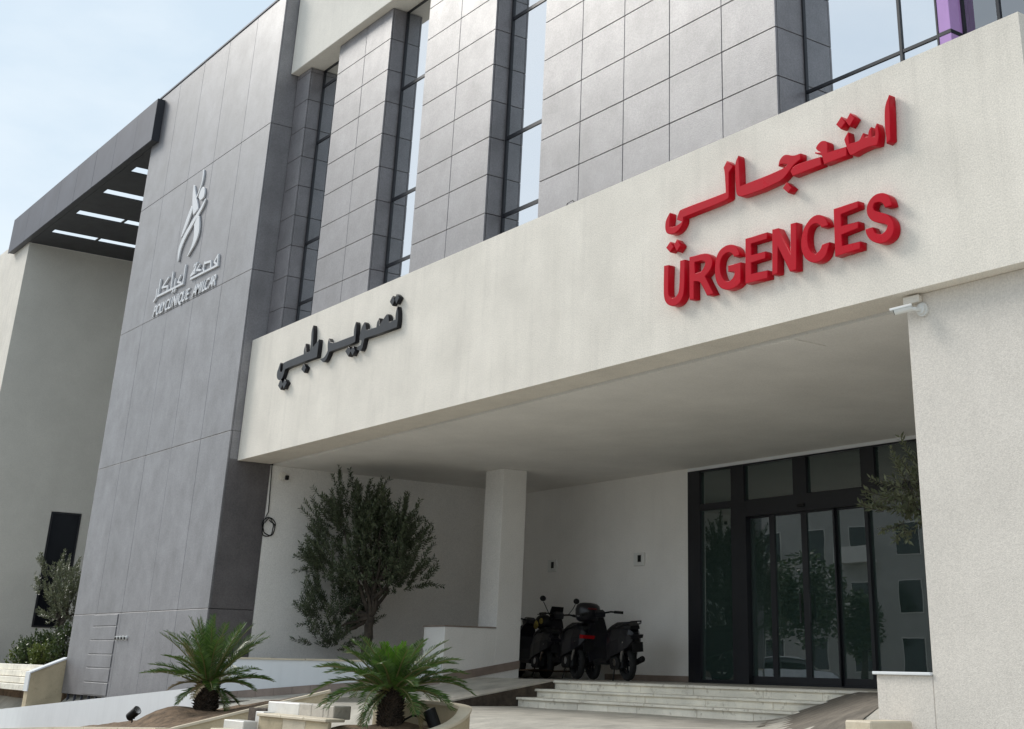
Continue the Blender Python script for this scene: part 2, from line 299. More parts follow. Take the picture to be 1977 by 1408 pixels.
LETTERS = r'''{"URGENCES":{"U":[[[6.619,4.199],[6.7,4.189],[6.691,3.887],[6.706,3.846],[6.748,3.815],[6.793,3.809],[6.849,3.833],[6.875,3.887],[6.889,4.197],[6.968,4.19],[6.956,3.856],[6.932,3.787],[6.882,3.738],[6.804,3.72],[6.725,3.732],[6.657,3.774],[6.623,3.833],[6.613,3.917]]],"R":[[[7.042,4.201],[7.291,4.191],[7.36,4.159],[7.405,4.102],[7.406,4.04],[7.368,3.983],[7.29,3.94],[7.422,3.73],[7.316,3.73],[7.233,3.862],[7.196,3.906],[7.114,3.919],[7.113,3.734],[7.039,3.736]],[[7.127,4.126],[7.258,4.116],[7.29,4.094],[7.291,4.061],[7.256,4.021],[7.218,4.003],[7.126,4.006]]],"G":[[[7.734,4.051],[7.819,4.048],[7.812,4.091],[7.778,4.148],[7.717,4.186],[7.63,4.2],[7.535,4.178],[7.476,4.126],[7.446,4.031],[7.441,3.931],[7.461,3.848],[7.506,3.781],[7.568,3.744],[7.639,3.722],[7.721,3.725],[7.771,3.734],[7.828,3.765],[7.834,3.972],[7.645,3.977],[7.644,3.913],[7.74,3.896],[7.739,3.861],[7.708,3.828],[7.651,3.81],[7.595,3.823],[7.55,3.879],[7.522,3.957],[7.527,4.042],[7.56,4.093],[7.617,4.115],[7.674,4.112],[7.715,4.086]]],"E":[[[7.911,4.2],[8.228,4.193],[8.225,4.123],[7.994,4.127],[7.99,4.011],[8.196,4.004],[8.193,3.931],[7.988,3.931],[7.984,3.82],[8.219,3.807],[8.216,3.726],[7.897,3.735]]],"N":[[[8.301,4.204],[8.385,4.198],[8.541,3.902],[8.556,4.201],[8.635,4.196],[8.615,3.725],[8.524,3.728],[8.373,4.008],[8.359,3.742],[8.281,3.743]]],"C":[[[8.964,4.063],[9.056,4.064],[9.029,4.138],[8.98,4.182],[8.912,4.206],[8.842,4.197],[8.77,4.15],[8.718,4.09],[8.686,3.986],[8.69,3.9],[8.725,3.821],[8.783,3.769],[8.859,3.738],[8.945,3.741],[9.015,3.782],[9.06,3.899],[8.963,3.899],[8.938,3.85],[8.873,3.824],[8.823,3.85],[8.783,3.918],[8.774,3.998],[8.787,4.067],[8.82,4.111],[8.873,4.123],[8.916,4.116],[8.948,4.086]]],"E2":[[[9.131,4.207],[9.441,4.205],[9.44,4.141],[9.222,4.129],[9.218,4.018],[9.429,4.011],[9.426,3.946],[9.217,3.932],[9.214,3.827],[9.441,3.818],[9.435,3.747],[9.121,3.744]]],"S":[[[9.756,4.061],[9.845,4.06],[9.825,4.14],[9.782,4.187],[9.729,4.211],[9.651,4.215],[9.585,4.183],[9.544,4.131],[9.536,4.07],[9.556,4.014],[9.607,3.964],[9.676,3.935],[9.744,3.909],[9.773,3.887],[9.755,3.848],[9.714,3.827],[9.667,3.829],[9.622,3.852],[9.599,3.915],[9.508,3.918],[9.516,3.868],[9.548,3.811],[9.607,3.767],[9.675,3.739],[9.753,3.739],[9.825,3.776],[9.853,3.843],[9.844,3.912],[9.803,3.972],[9.744,4.011],[9.669,4.043],[9.631,4.065],[9.618,4.099],[9.636,4.131],[9.684,4.134],[9.733,4.112]]]},"AR":{"yeh_lam":[[[7.598,5.051],[7.652,5.114],[7.747,5.027],[7.683,4.978],[7.676,4.704],[7.636,4.678],[6.945,4.665],[6.945,4.611],[6.889,4.549],[6.797,4.514],[6.679,4.537],[6.637,4.593],[6.637,4.678],[6.666,4.73],[6.716,4.776],[6.726,4.757],[6.71,4.618],[6.785,4.597],[6.865,4.605],[6.917,4.624],[6.834,4.667],[6.872,4.754],[6.915,4.768],[7.627,4.769],[7.615,5.005]]],"alif_jeem":[[[7.776,5.05],[7.829,5.121],[7.841,5.064],[7.847,4.779],[8.48,4.791],[8.544,4.82],[8.465,4.851],[8.413,4.838],[8.427,4.893],[8.481,4.933],[8.532,4.931],[8.627,4.887],[8.728,4.885],[8.725,4.824],[8.633,4.795],[8.569,4.749],[8.504,4.699],[8.423,4.67],[8.388,4.669],[8.155,4.653],[7.899,4.655],[7.822,4.672],[7.786,4.715],[7.777,4.871]]],"bar":[[[8.58,4.738],[8.636,4.792],[8.992,4.773],[9.004,4.684],[8.611,4.678]]],"ain":[[[8.923,4.825],[8.924,4.843],[8.999,4.817],[8.955,4.847],[8.935,4.878],[8.961,4.908],[9.011,4.931],[9.057,4.92],[9.09,4.899],[9.097,4.868],[9.089,4.791],[9.334,4.778],[9.333,4.684],[9.034,4.683],[9.017,4.766],[9.003,4.795]]],"seen":[[[9.31,4.854],[9.333,4.888],[9.364,4.916],[9.37,4.796],[9.465,4.787],[9.507,4.795],[9.524,4.822],[9.551,4.85],[9.561,4.801],[9.608,4.8],[9.619,4.851],[9.652,4.88],[9.652,4.784],[9.686,4.773],[9.703,4.8],[9.693,4.852],[9.723,4.894],[9.742,4.837],[9.742,4.757],[9.719,4.683],[9.664,4.683],[9.625,4.693],[9.483,4.684],[9.4,4.665],[9.359,4.693]]],"alif":[[[9.826,5.022],[9.894,5.126],[9.892,4.952],[9.877,4.684],[9.825,4.66],[9.826,4.731],[9.817,4.798]]],"dot1":[[[9.217,5.037],[9.29,5.098],[9.342,5.023],[9.276,4.972]]],"dot2":[[[9.343,5.035],[9.405,5.099],[9.462,5.031],[9.39,4.962]]],"dot3":[[[8.47,4.589],[8.524,4.638],[8.599,4.563],[8.541,4.52]]],"dot4":[[[6.66,4.388],[6.729,4.442],[6.793,4.374],[6.729,4.321]]],"dot5":[[[6.797,4.381],[6.84,4.441],[6.911,4.363],[6.846,4.303]]]},"BL":{"tah":[[[-3.201,4.601],[-3.198,4.664],[-3.132,4.675],[-2.442,4.691],[-2.453,4.772],[-2.422,4.835],[-2.371,4.692],[-2.213,4.708],[-2.214,4.865],[-2.242,5.019],[-2.214,5.093],[-2.178,5.008],[-2.16,4.74],[-2.04,4.794],[-1.954,4.837],[-1.945,4.779],[-1.958,4.585],[-2.379,4.586],[-2.434,4.583],[-3.097,4.581],[-3.136,4.545],[-3.164,4.465],[-3.219,4.415],[-3.332,4.427],[-3.399,4.475],[-3.417,4.554],[-3.374,4.615],[-3.336,4.682],[-3.322,4.667],[-3.328,4.591],[-3.312,4.534],[-3.229,4.523],[-3.19,4.562]]],"ra":[[[-1.784,4.513],[-1.685,4.513],[-1.607,4.561],[-1.567,4.619],[-1.601,4.729],[-1.579,4.786],[-1.486,4.69],[-0.716,4.693],[-0.737,4.797],[-0.701,4.884],[-0.681,4.855],[-0.673,4.614],[-0.715,4.6],[-1.446,4.599],[-1.527,4.596],[-1.552,4.552],[-1.616,4.482],[-1.69,4.458]]],"waw":[[[-0.523,4.659],[-0.492,4.771],[-0.419,4.841],[-0.378,4.813],[-0.353,4.709],[-0.004,4.693],[-0.004,4.766],[0.036,4.808],[0.069,4.697],[0.211,4.801],[0.28,4.837],[0.325,4.812],[0.353,4.702],[0.565,4.704],[0.554,4.794],[0.577,4.871],[0.606,4.817],[0.621,4.686],[0.606,4.604],[0.046,4.602],[-0.365,4.609],[-0.39,4.562],[-0.415,4.467],[-0.454,4.441],[-0.565,4.474],[-0.553,4.498],[-0.467,4.509],[-0.443,4.563],[-0.459,4.599],[-0.52,4.617]]],"d1":[[[-2.461,4.468],[-2.42,4.527],[-2.321,4.467],[-2.362,4.407]]],"d2":[[[-3.294,4.325],[-3.244,4.397],[-3.14,4.328],[-3.196,4.256]]],"d3":[[[-3.129,4.313],[-3.075,4.377],[-2.998,4.324],[-3.073,4.251]]],"d4":[[[-0.937,4.503],[-0.865,4.546],[-0.784,4.487],[-0.839,4.422]]],"d5":[[[-0.771,4.484],[-0.713,4.523],[-0.652,4.465],[-0.704,4.415]]],"d6":[[[0.359,5.018],[0.412,5.074],[0.472,5.013],[0.429,4.958]]],"d7":[[[0.511,5.022],[0.539,5.077],[0.608,5.027],[0.548,4.965]]]},"LG":{"arm":[[[-8.035,9.381],[-7.966,9.362],[-7.923,9.208],[-7.955,9.05],[-8.048,8.909],[-8.147,8.786],[-8.211,8.822],[-8.084,8.952],[-7.999,9.112],[-8.005,9.264]]],"torso":[[[-8.459,9.169],[-8.381,9.131],[-8.221,8.871],[-8.031,8.64],[-7.964,8.516],[-8.109,8.463],[-8.223,8.434],[-8.348,8.655],[-8.423,8.874],[-8.456,9.051]]],"head":[[[-7.886,8.973],[-7.776,8.927],[-7.71,8.803],[-7.745,8.697],[-7.877,8.669],[-7.985,8.705],[-8.062,8.78],[-8.034,8.872],[-7.961,8.952]]],"sweep":[[[-7.649,8.656],[-7.607,8.629],[-7.673,8.499],[-7.869,8.37],[-8.073,8.258],[-8.376,8.07],[-8.57,7.919],[-8.672,7.747],[-8.677,7.545],[-8.741,7.6],[-8.804,7.809],[-8.757,7.963],[-8.536,8.157],[-8.263,8.321],[-7.947,8.471],[-7.775,8.558]]],"strand":[[[-8.386,8.698],[-8.297,8.609],[-8.325,8.484],[-8.492,8.261],[-8.697,8.08],[-8.762,8.082],[-8.698,8.245],[-8.544,8.505]]],"leg":[[[-7.929,8.365],[-7.839,8.343],[-7.719,8.075],[-7.73,7.885],[-7.874,7.727],[-8.178,7.556],[-8.216,7.581],[-8.039,7.733],[-7.975,7.943],[-8.074,8.206]]]},"ST":[[[-7.821,7.034],[-6.467,7.017]],[[-6.467,7.017],[-6.5,7.221],[-6.655,7.123],[-6.5,7.039]],[[-6.837,7.173],[-6.798,7.028]],[[-7.162,7.219],[-7.2,7.109],[-7.12,7.031]],[[-7.144,7.205],[-6.865,7.18]],[[-7.428,7.231],[-7.53,7.149],[-7.33,7.106]],[[-7.628,7.232],[-7.639,7.12],[-7.833,7.099]],[[-7.624,7.221],[-7.801,7.123]],[[-7.722,7.268],[-7.687,7.297]],[[-7.616,7.271],[-7.582,7.3]],[[-8.218,7.391],[-8.226,7.023]],[[-8.226,7.023],[-9.654,7.043]],[[-8.415,7.221],[-8.528,7.117],[-8.338,7.062]],[[-8.698,7.206],[-8.701,7.057]],[[-8.906,7.389],[-8.894,7.043]],[[-9.142,7.33],[-9.432,7.184],[-9.112,7.151],[-9.109,7.075]],[[-9.605,7.383],[-9.621,7.069]],[[-9.737,7.202],[-9.72,7.024],[-9.832,6.969]],[[-8.773,6.955],[-8.743,6.986]],[[-8.653,6.952],[-8.623,6.983]]]}'''
# ================================================================== THE GROUND
def ss(a, b, x):
    t = max(0, min(1, (x - a) / (b - a))); return t * t * (3 - 2 * t)
def ground_z(x, y):
    z = -.345 - .06 * ss(-4.5, -7.5, y) - .34 * ss(-7.2, -12.5, y)
    z -= .75 * ss(2.2, -1, x) * ss(-5.6, -6.8, y)
    z -= .30 * ss(-5.7, -8.5, y)
    if y > -9: z = max(z, min(0, -.345 + max(0, min(.345, .23 * (x - 5.2) + .25 * (y + 3.26)))) - .25 * ss(-5.5, -6.6, y) - .6 * ss(-6.0, -7.5, y)) if x > 4.5 else z
    if x > 9.0: z -= .6 * ss(9.0, 9.5, x) * ss(-5.70, -5.78, y)
    z += .012 * noise.noise(Vector((x * .7, y * .7, 0)))
    return min(z, -.012)
def axis_pts(a, b, fine0, fine1, step, coarse):
    r = [a]
    while r[-1] < b:
        r.append(min(b, r[-1] + (step if fine0 <= r[-1] < fine1 else coarse)))
    return r
gx = axis_pts(-160, 120, -16, 16, .3, 6); gy = axis_pts(-170, 40, -16, 2, .3, 6)
mb = MB(); mb.v = [(x, y, ground_z(x, y)) for y in gy for x in gx]
for j in range(len(gy) - 1):
    for i in range(len(gx) - 1):
        a = j * len(gx) + i; mb.f.append((a, a + 1, a + 1 + len(gx), a + len(gx)))
struct('ground', mb, M['pavers'], smooth=True)
mb = MB(); rx = axis_pts(4.4, 13.2, 0, 20, .2, 1); ry = axis_pts(-6.4, -2.62, -20, 5, .2, 1)
mb.v = [(x, y, ground_z(x, y) + .006) for y in ry for x in rx]
for j in range(len(ry) - 1):
    for i in range(len(rx) - 1):
        if .23 * (rx[i] - 5.2) + .25 * (ry[j] + 3.26) > -.06 and not (rx[i] > 8.85 and ry[j] < -5.5):
            a = j * len(rx) + i; mb.f.append((a, a + 1, a + 1 + len(rx), a + len(rx)))
struct('vehicle_ramp', mb, M['rampbrown'], smooth=True)
struct('road', MB().box(-120, 120, -40, -24, -.9, -.725), M['asphalt'])

# landing in front of the doors and the ramp beside the steps
mb = MB().box(-2.19, 12, -2.58, -.012, -.6, -.03)
landing = struct('landing', mb, M['ramp'])
k = 0
for xa in [i * 1.1 - 2.18 for i in range(13)]:
    for ya, yb2 in ((-2.1, -1.32), (-1.32, -.55), (-.55, -.02)):
        k += 1
        obj('paving_slab', MB().box(xa + .003, min(xa + 1.097, 12), ya + .003, yb2 - .003, -.03, -.001 - .003 * random.random(), .004), M['ramp'], landing)
mb = MB().prism([(-2.6, -.6), (-4.5, -.6), (-4.5, -.318), (-2.6, -.012)], 'x', -2.2, -.004)
ramp = struct('ramp', mb, M['darkstone'])
for xa, xb, mm, nm in ((-2.2, -1.85, 'ramp', 'ramp_slab'), (-1.845, -.30, 'pavers', 'ramp_paving'), (-.295, 0.0, 'ramp', 'edge_slab')):
    for i in range(4):
        y0 = -4.5 + i * .475; y1 = y0 + .47
        zf = lambda y: -.318 + (y + 4.5) * (.306 / 1.9)
        obj(nm, MB().prism([(y0, zf(y0) + .002), (y1, zf(y1) + .002), (y1, zf(y1) + .022), (y0, zf(y0) + .022)], 'x', xa, xb), M[mm], ramp)

# steps: slabs with joints, each slab a piece
stairs = struct('stairs', MB().box(.03, 6.6, -2.86, -2.56, -.6, -.145).box(.03, 6.4, -3.18, -2.86, -.6, -.255), M['grout'])
rs = random.Random(3)
for lev, (yn, zt, xend) in enumerate(((-2.6, 0.0, 6.15), (-2.92, -.115, 6.0), (-3.24, -.225, 5.85))):
    x = 0.0
    cuts = [(0.66, 2.0, 3.1, 4.4, 5.4), (.56, 1.2, 2.5, 3.7, 4.9), (.7, 1.44, 2.12, 2.73, 3.9, 4.9)][lev]
    xs_ = [0.0, *cuts, xend]
    for a, b in zip(xs_, xs_[1:]):
        j = rs.uniform(-.003, .003)
        obj('riser_stone', MB().box(a + .004, b - .004, yn + .012 + j, yn + .05, zt - .125 if lev < 2 else -.42, zt - .032, .004), M['marble'], stairs)
    cuts2 = [c + rs.uniform(-.25, .25) for c in cuts]
    xs_ = [-.02, *cuts2, xend]
    for a, b in zip(xs_, xs_[1:]):
        obj('tread_slab', MB().box(a + .003, b - .003, yn - .02 + rs.uniform(-.004, .004), yn + (.33 if lev else .5), zt - .032, zt + rs.uniform(-.002, .002), .006), M['marble'], stairs)

# ================================================================== THE CLINIC
clinic = thing('clinic_building', 'cream and dark stone clinic with a recessed glazed entrance under a deep fascia', 'building')
XS, YT, YU, YF = -4.82, -6.09, -5.67, -5.913
_pc = {}
def piece(name, m, parent, dims, loc, bev=.004):
    """a slab piece; alike pieces share one mesh"""
    key = (tuple(round(d, 3) for d in dims), m, bev)
    if key not in _pc:
        w, d, h = dims; _pc[key] = MB().box(-w / 2, w / 2, -d / 2, d / 2, -h / 2, h / 2, bev).mesh(name, M[m])
    return link(name, _pc[key], parent, loc)
def slabs_front(name, m, parent, xs_, zs_, y, t=.03, gap=.008):
    for a, b in zip(xs_, xs_[1:]):
        for c, d in zip(zs_, zs_[1:]):
            piece(name, m, parent, (b - a - gap, t, d - c - gap), ((a + b) / 2, y + t / 2 + random.uniform(-.0012, .0012), (c + d) / 2))
def slabs_side(name, m, parent, x, ys_, zs_, t=.03, gap=.008):
    for a, b in zip(ys_, ys_[1:]):
        for c, d in zip(zs_, zs_[1:]):
            piece(name, m, parent, (t, b - a - gap, d - c - gap), (x - t / 2 + random.uniform(-.001, .001), (a + b) / 2, (c + d) / 2))

# ---- tower clad in tall stoneware panels
tower = obj('tower', MB().box(-11.775, -4.852, -6.058, -1.5, -.48, 12.10), M['grout'], clinic)
TX = [-11.80, -10.40, -8.975, -7.59, -6.175, -4.82]; TZ = [-.49, .94, 3.77, 6.60, 9.42, 12.13]
slabs_front('panel', 'panel', tower, TX, TZ, YT)
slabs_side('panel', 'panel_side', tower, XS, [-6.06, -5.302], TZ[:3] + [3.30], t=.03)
slabs_side('panel', 'panel', tower, XS, [-6.06, -5.645], [3.30, 3.77] + TZ[3:], t=.03)
obj('coping', MB().box(-11.82, -4.80, -6.105, -1.4, 12.14, 12.19, .006), M['canopy'], clinic)
obj('stair_tower', MB().box(-5.82, -1.0, -5.2, 0, 12.19, 14.5), M['cream2'], clinic)
# access hatch: six short boards in the lowest panel
hz = [-.475, -.250, -.005, .228, .473, .715, .925]
for c, d in zip(hz, hz[1:]):
    piece('access_board', 'panel', tower, (1.36, .012, d - c - .02), (-9.80, -6.099, (c + d) / 2), .003)
# grille under the tower; a dark box stands in for the open gap's shade
obj('gap_backing', MB().box(-11.7, -4.9, -5.6, -4.5, -1.2, -.5), M['darkstone'], clinic)
for i in range(9):
    obj('grille_bar', MB().box(-11.62 + i * .42, -11.58 + i * .42, -6.03, -5.99, -1.1, -.49), M['canopy'], clinic)

# ---- upper front: clad columns with slot windows between
upper = obj('upper_wall', MB().box(-4.80, 8.10, -4.9, -2.0, 3.45, 13).box(8.1, 14, -4.2, -2.0, 3.45, 13), M['cream2'], clinic)
def column(x0, x1, cuts, z_ref, dz, jamb=True, left=False):
    c = obj('facade_column', MB().box(x0 + .03, x1 - .032, YU + .032, -4.9, 5.0, 10.47), M['grout'], clinic)
    zs_ = [z_ref]
    while zs_[0] - dz > 5.0: zs_.insert(0, zs_[0] - dz)
    while zs_[-1] + dz < 10.40: zs_.append(zs_[-1] + dz)
    zs_ = [5.0] + zs_ + [10.47]
    if zs_[1] - zs_[0] < .06: zs_.pop(1)
    if zs_[-1] - zs_[-2] < .06: zs_.pop(-2)
    slabs_front('tile', 'tile', c, [x0, *cuts, x1], zs_, YU, gap=.008)
    if jamb: slabs_side('tile', 'tile_side', c, x1, [YU + .032, -5.24], zs_, gap=.008)
    return c
column(-4.805, -4.235, (), 9.82, .565)
column(-3.03, -1.05, (-1.975,), 9.892, .5745)
column(.25, 2.315, (1.285,), 8.792, .5685)
column(3.625, 8.105, (4.517, 5.422, 6.307, 7.233), 6.627, .584)
def window(x0, x1, z0, z1, y, bars, glass='glass_up', mull=(), fr=.045, bar=.026):
    f = MB()
    f.box(x0, x0 + fr, y - .02, y + .05, z0, z1); f.box(x1 - fr, x1, y - .02, y + .05, z0, z1)
    zz = [z0] + list(bars) + [z1]
    for z in zz: f.box(x0 + fr, x1 - fr, y - .014, y + .045, z - bar, z + bar)
    for xm in mull: f.box(xm - bar, xm + bar, y - .018, y + .05, z0, z1)
    w = obj('window', f, M['frame'], clinic)
    xx = [x0 + fr] + [v for xm in mull for v in (xm - bar, xm + bar)] + [x1 - fr]
    for a, b in zip(zz, zz[1:]):
        for i in range(0, len(xx), 2):
            obj('pane', MB().box(xx[i] - .006, xx[i + 1] + .006, y, y + .012, a + .02, b - .02), M[glass], w)
    return w
window(-4.235, -3.03, 4.9, 10.47, -5.385, (5.955, 7.06, 9.0, 10.13))
window(-1.05, .25, 4.9, 10.47, -5.385, (5.955, 7.06, 9.015))
window(2.315, 3.625, 4.9, 10.47, -5.385, (5.955, 7.12, 9.03))
window(8.105, 9.932, 4.9, 10.47, -5.235, (5.957,), mull=(9.452,), fr=.02, bar=.017)
cp = obj('corner_panel', MB().box(9.934, 10.08, -5.25, -5.06, 4.9, 5.938, .004).box(9.934, 10.08, -5.25, -5.06, 5.976, 10.47, .004), M['purple'], clinic)
obj('corner_rail', MB().box(9.933, 10.084, -5.254, -5.06, 5.938, 5.976), M['frame'], clinic)
window(10.085, 12.6, 4.9, 10.47, -5.05, (8.6,), glass='glass_curtain', mull=(10.51,), fr=.02, bar=.018)
mb = MB(); n = 60; z0, z1 = 5.0, 10.4
for i in range(n + 1):
    x = 10.12 + 2.4 * i / n; y = -4.75 + .05 * math.sin(i * 1.55) + .02 * math.sin(i * .7)
    mb.v += [(x, y, z0), (x, y, z1)]
mb.f = [(2 * i, 2 * i + 2, 2 * i + 3, 2 * i + 1) for i in range(n)]
obj('curtain', mb, M['curtain'], clinic, smooth=True)

# ---- cream overhang above the slots
obj('balcony', MB().box(-4.80, 8.3, -5.818, -4.9, 10.478, 13.2, .008), M['cream2'], clinic)

# ---- the deep fascia beam and the lip behind its lower edge
mb = MB().prism([(-4.806, 3.283), (11.30, 3.283), (11.30, 5.47), (-4.806, 5.335)], 'y', YF, -5.70)
fascia = obj('fascia', mb, M['cream'], clinic)
mb = MB().prism([(-4.806, -5.698), (11.30, -5.698), (11.30, -5.53), (-4.806, -5.30)], 'z', 3.284, 3.6)
obj('fascia_lip', mb, M['cream'], clinic)
obj('roof_slab', MB().box(-4.80, 11.2, -5.69, -4.95, 4.6, 4.9), M['cream2'], clinic)
obj('shadow_gap', MB().prism([(-4.806, -5.30), (9.75, -5.515), (9.75, -5.45), (-4.806, -5.235)], 'z', 3.36, 3.5), M['grout'], clinic)
soffit = obj('soffit', MB().prism([(-5.0, -5.243), (11.2, -5.478), (11.2, .3), (-5.0, .3)], 'z', 3.266, 3.45), M['soffit'], clinic)
obj('hatch', MB().box(7.42, 7.95, -5.42, -4.95, 3.256, 3.265, .003), M['white'], soffit)
obj('recess_wall', MB().box(-5.0, XS, -5.298, .0, -.6, 3.265), M['white'], clinic)
bwall = obj('back_wall', MB().box(-5.0, -.006, .001, .25, -.4, 3.265), M['white'], clinic)
obj('skirting', MB().box(-2.19, -.01, -.014, -.001, 0.0, .09), M['skirt'], bwall)
obj('back_wall', MB().box(5.97, 12, .0, .25, -.4, 3.265), M['white'], clinic)
obj('head_strip', MB().box(-.004, 5.96, -.012, .2, 3.212, 3.264), M['brightwhite'], clinic)
pier = obj('pier', MB().box(-2.76, -2.2, -2.235, -1.76, -.4, 3.264, .006), M['white'], clinic)
pil = obj('pillar', MB().box(9.71, 11.28, -5.752, -4.6, -1.6, 3.282, .006), M['pillar'], clinic)
obj('side_wall', MB().box(10.6, 11.2, -4.59, 0, -.4, 3.26), M['white'], clinic)

# ---- entrance glazing
ent = obj('entrance_frame', MB()
    .box(0, .30, -.02, .10, 0, 3.21).box(1.06, 1.36, -.02, .10, 2.65, 3.21).box(1.06, 1.40, -.03, .10, 0, 2.649)
    .box(2.455, 2.735, -.02, .10, 2.651, 3.185).box(3.84, 4.10, -.02, .10, 2.652, 3.186).box(3.87, 3.93, -.025, .10, 0, 2.40)
    .box(.301, 1.059, -.015, .09, 2.57, 2.67).box(1.401, 3.93, -.028, .12, 2.405, 2.650).box(3.931, 5.70, -.014, .09, 2.55, 2.652)
    .box(.302, 5.70, -.018, .1, 3.187, 3.211).box(.302, 1.058, -.016, .1, 0, .05).box(3.932, 5.70, -.016, .1, 0, .06).box(5.70, 5.965, -.02, .1, 0, 3.21)
    .box(1.401, 3.869, -.01, .12, -.006, .012), M['frame'], clinic)
def pane(p, x0, x1, z0, z1, y=.03):
    return obj('pane', MB().box(x0 - .006, x1 + .006, y, y + .01, z0 - .006, z1 + .006), M['glass_door'], p)
for a, b in ((.30, 1.06), (1.36, 2.455), (2.735, 3.84), (4.10, 5.70)): pane(ent, a, b, 2.67, 3.187)
pane(ent, .30, 1.06, .05, 2.57); pane(ent, 3.93, 5.70, .06, 2.55)
for x0, x1, a, b, y in ((1.402, 1.92, 0.004, .075, .07), (1.92, 2.625, .075, .058, .03), (2.626, 3.245, .056, .03, .03), (3.246, 3.866, .022, .02, .07)):
    lf = obj('door_leaf', MB().box(x0, x0 + a, y - .02, y + .03, .014, 2.403).box(x1 - b, x1, y - .02, y + .03, .014, 2.403)
             .box(x0 + a, x1 - b, y - .02, y + .03, .014, .115).box(x0 + a, x1 - b, y - .02, y + .03, 2.375, 2.403), M['frame'], clinic)
    pane(lf, x0 + a, x1 - b, .12, 2.37, y)
    if 1.9 < x0 < 3: obj('handle', MB().tube([(x1 - .10 if x0 < 2.2 else x0 + .10, y - .05, .85), (x1 - .10 if x0 < 2.2 else x0 + .10, y - .05, 1.25)], .012, 8), M['frame'], lf)
obj('door_sensor', MB().box(2.55, 2.70, -.06, -.03, 2.46, 2.51, .01), M['blackplastic'], clinic)
obj('lobby', MB().box(-.5, 8.5, 7.0, 7.2, 0, 3.3).box(-.7, -.5, .3, 7.2, 0, 3.3).box(8.5, 8.7, .3, 7.2, 0, 3.3).box(-.7, 8.7, .25, 7.2, 3.3, 3.45), M['lobbywall'], clinic)
obj('lobby_floor', MB().box(-.6, 8.6, .13, 7.1, -.1, -.004), M['lobbyfloor'], clinic)
obj('lobby_column', MB().box(3.1, 3.6, 3.2, 3.7, 0, 3.29).box(.6, 1.0, 4.2, 4.6, 0, 3.29), M['lobbywall'], clinic)
obj('navy_sheet', MB().box(4.15, 5.62, .16, .17, .62, 1.50), M['bluecloth'], clinic)  # plain dark sheet behind the side pane
desk = thing('reception_desk', 'dim reception desk standing inside behind the glass doors', 'desk', (1.2, 3.2, 0))
obj('counter', MB().box(.3, 2.2, 2.9, 3.5, 1.0, 1.06, .01), M['marble_white'], desk)
obj('front_panel', MB().box(.4, 2.1, 3.0, 3.4, 0, 1.0), M['lobbywall'], desk)

# ---- canopy between the tower and the left wing
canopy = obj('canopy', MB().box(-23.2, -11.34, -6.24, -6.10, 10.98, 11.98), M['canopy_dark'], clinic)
cx = [-23.22, -21.6, -20.1, -18.6, -17.1, -15.6, -14.1, -12.6, -11.33]
slabs_front('panel', 'canopy', canopy, cx, [10.97, 12.0], -6.27, gap=.006)
obj('end_cap', MB().box(-11.335, -11.32, -6.268, -6.094, 10.97, 12.0), M['canopy_dark'], canopy)
slots = [(-20.22, -19.86), (-18.06, -17.66), (-15.85, -15.45), (-13.78, -13.34)]
mb = MB(); e = [-21.6] + [v for s_ in slots for v in s_] + [-11.82]
for i in range(0, len(e), 2): mb.box(e[i], e[i + 1], -6.095, -.5, 10.975, 11.0)
for a, b in slots:
    for y0, y1 in ((-6.094, -5.9), (-4.70, -4.63), (-3.50, -3.42), (-2.3, -2.2), (-1.0, -.5)): mb.box(a, b, y0, y1, 10.976, 10.999)
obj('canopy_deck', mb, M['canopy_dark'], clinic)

# ---- left wing
wing = obj('wing_wall', MB().box(-46, -21.62, -6.09, 4, -1.6, 11.35).box(-21.6, -11.8, -.45, 2, -1.2, 10.9), M['cream'], clinic)
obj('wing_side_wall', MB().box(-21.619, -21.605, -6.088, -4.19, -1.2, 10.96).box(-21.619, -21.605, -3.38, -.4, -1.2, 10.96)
    .box(-21.619, -21.605, -4.19, -3.38, 3.78, 10.96).box(-21.619, -21.605, -4.19, -3.38, -1.2, .85), M['wing_shade'], clinic)
ww = obj('window', MB().box(-21.618, -21.59, -4.185, -4.14, .86, 3.77).box(-21.618, -21.59, -3.43, -3.385, .86, 3.77).box(-21.618, -21.59, -4.14, -3.43, .86, .90).box(-21.618, -21.59, -4.14, -3.43, 3.73, 3.77).box(-21.618, -21.592, -4.14, -3.43, 1.82, 1.86), M['frame'], clinic)
obj('pane', MB().box(-21.612, -21.606, -4.14, -3.43, .90, 3.73), M['darkpane'], ww)
# ================================================================== LOW WALLS, PLANTERS, TERRACES
struct('terrace', MB().box(-21.6, -11.82, -6.06, -.46, -1.3, -.05), M['soil'])
lw = thing('low_wall', 'shaded white low wall with thin coping running forward from the pier', 'wall', (-2.5, -2.7, -.4))
obj('wall_body', MB().box(-2.85, -2.2, -3.2, -2.236, -.45, .735, .005), M['white'], lw)
obj('coping', MB().box(-2.87, -2.19, -3.22, -2.237, .736, .757, .004), M['skirt'], lw)
zr = lambda y: max(-.325, -.318 + (y + 4.5) * (.306 / 1.9)) + .022
ys_ = [-1.76, -2.2, -2.65, -3.18]
for a, b in zip(ys_, ys_[1:]):
    obj('skirting_tile', MB().prism([(a - .002, zr(a)), (b + .002, zr(b)), (b + .002, zr(b) + .12), (a - .002, zr(a) + .12)], 'x', -2.199, -2.182), M['skirt'], lw)
rw = thing('low_wall', 'cream low wall with pale coping against the right pillar', 'wall', (9.4, -5.6, -.7))
obj('wall_body', MB().box(9.11, 9.705, -5.748, -5.35, -1.6, .182, .004), M['pillar'], rw)
obj('coping', MB().box(9.085, 9.706, -5.775, -5.33, .183, .207, .004), M['brightwhite'], rw)
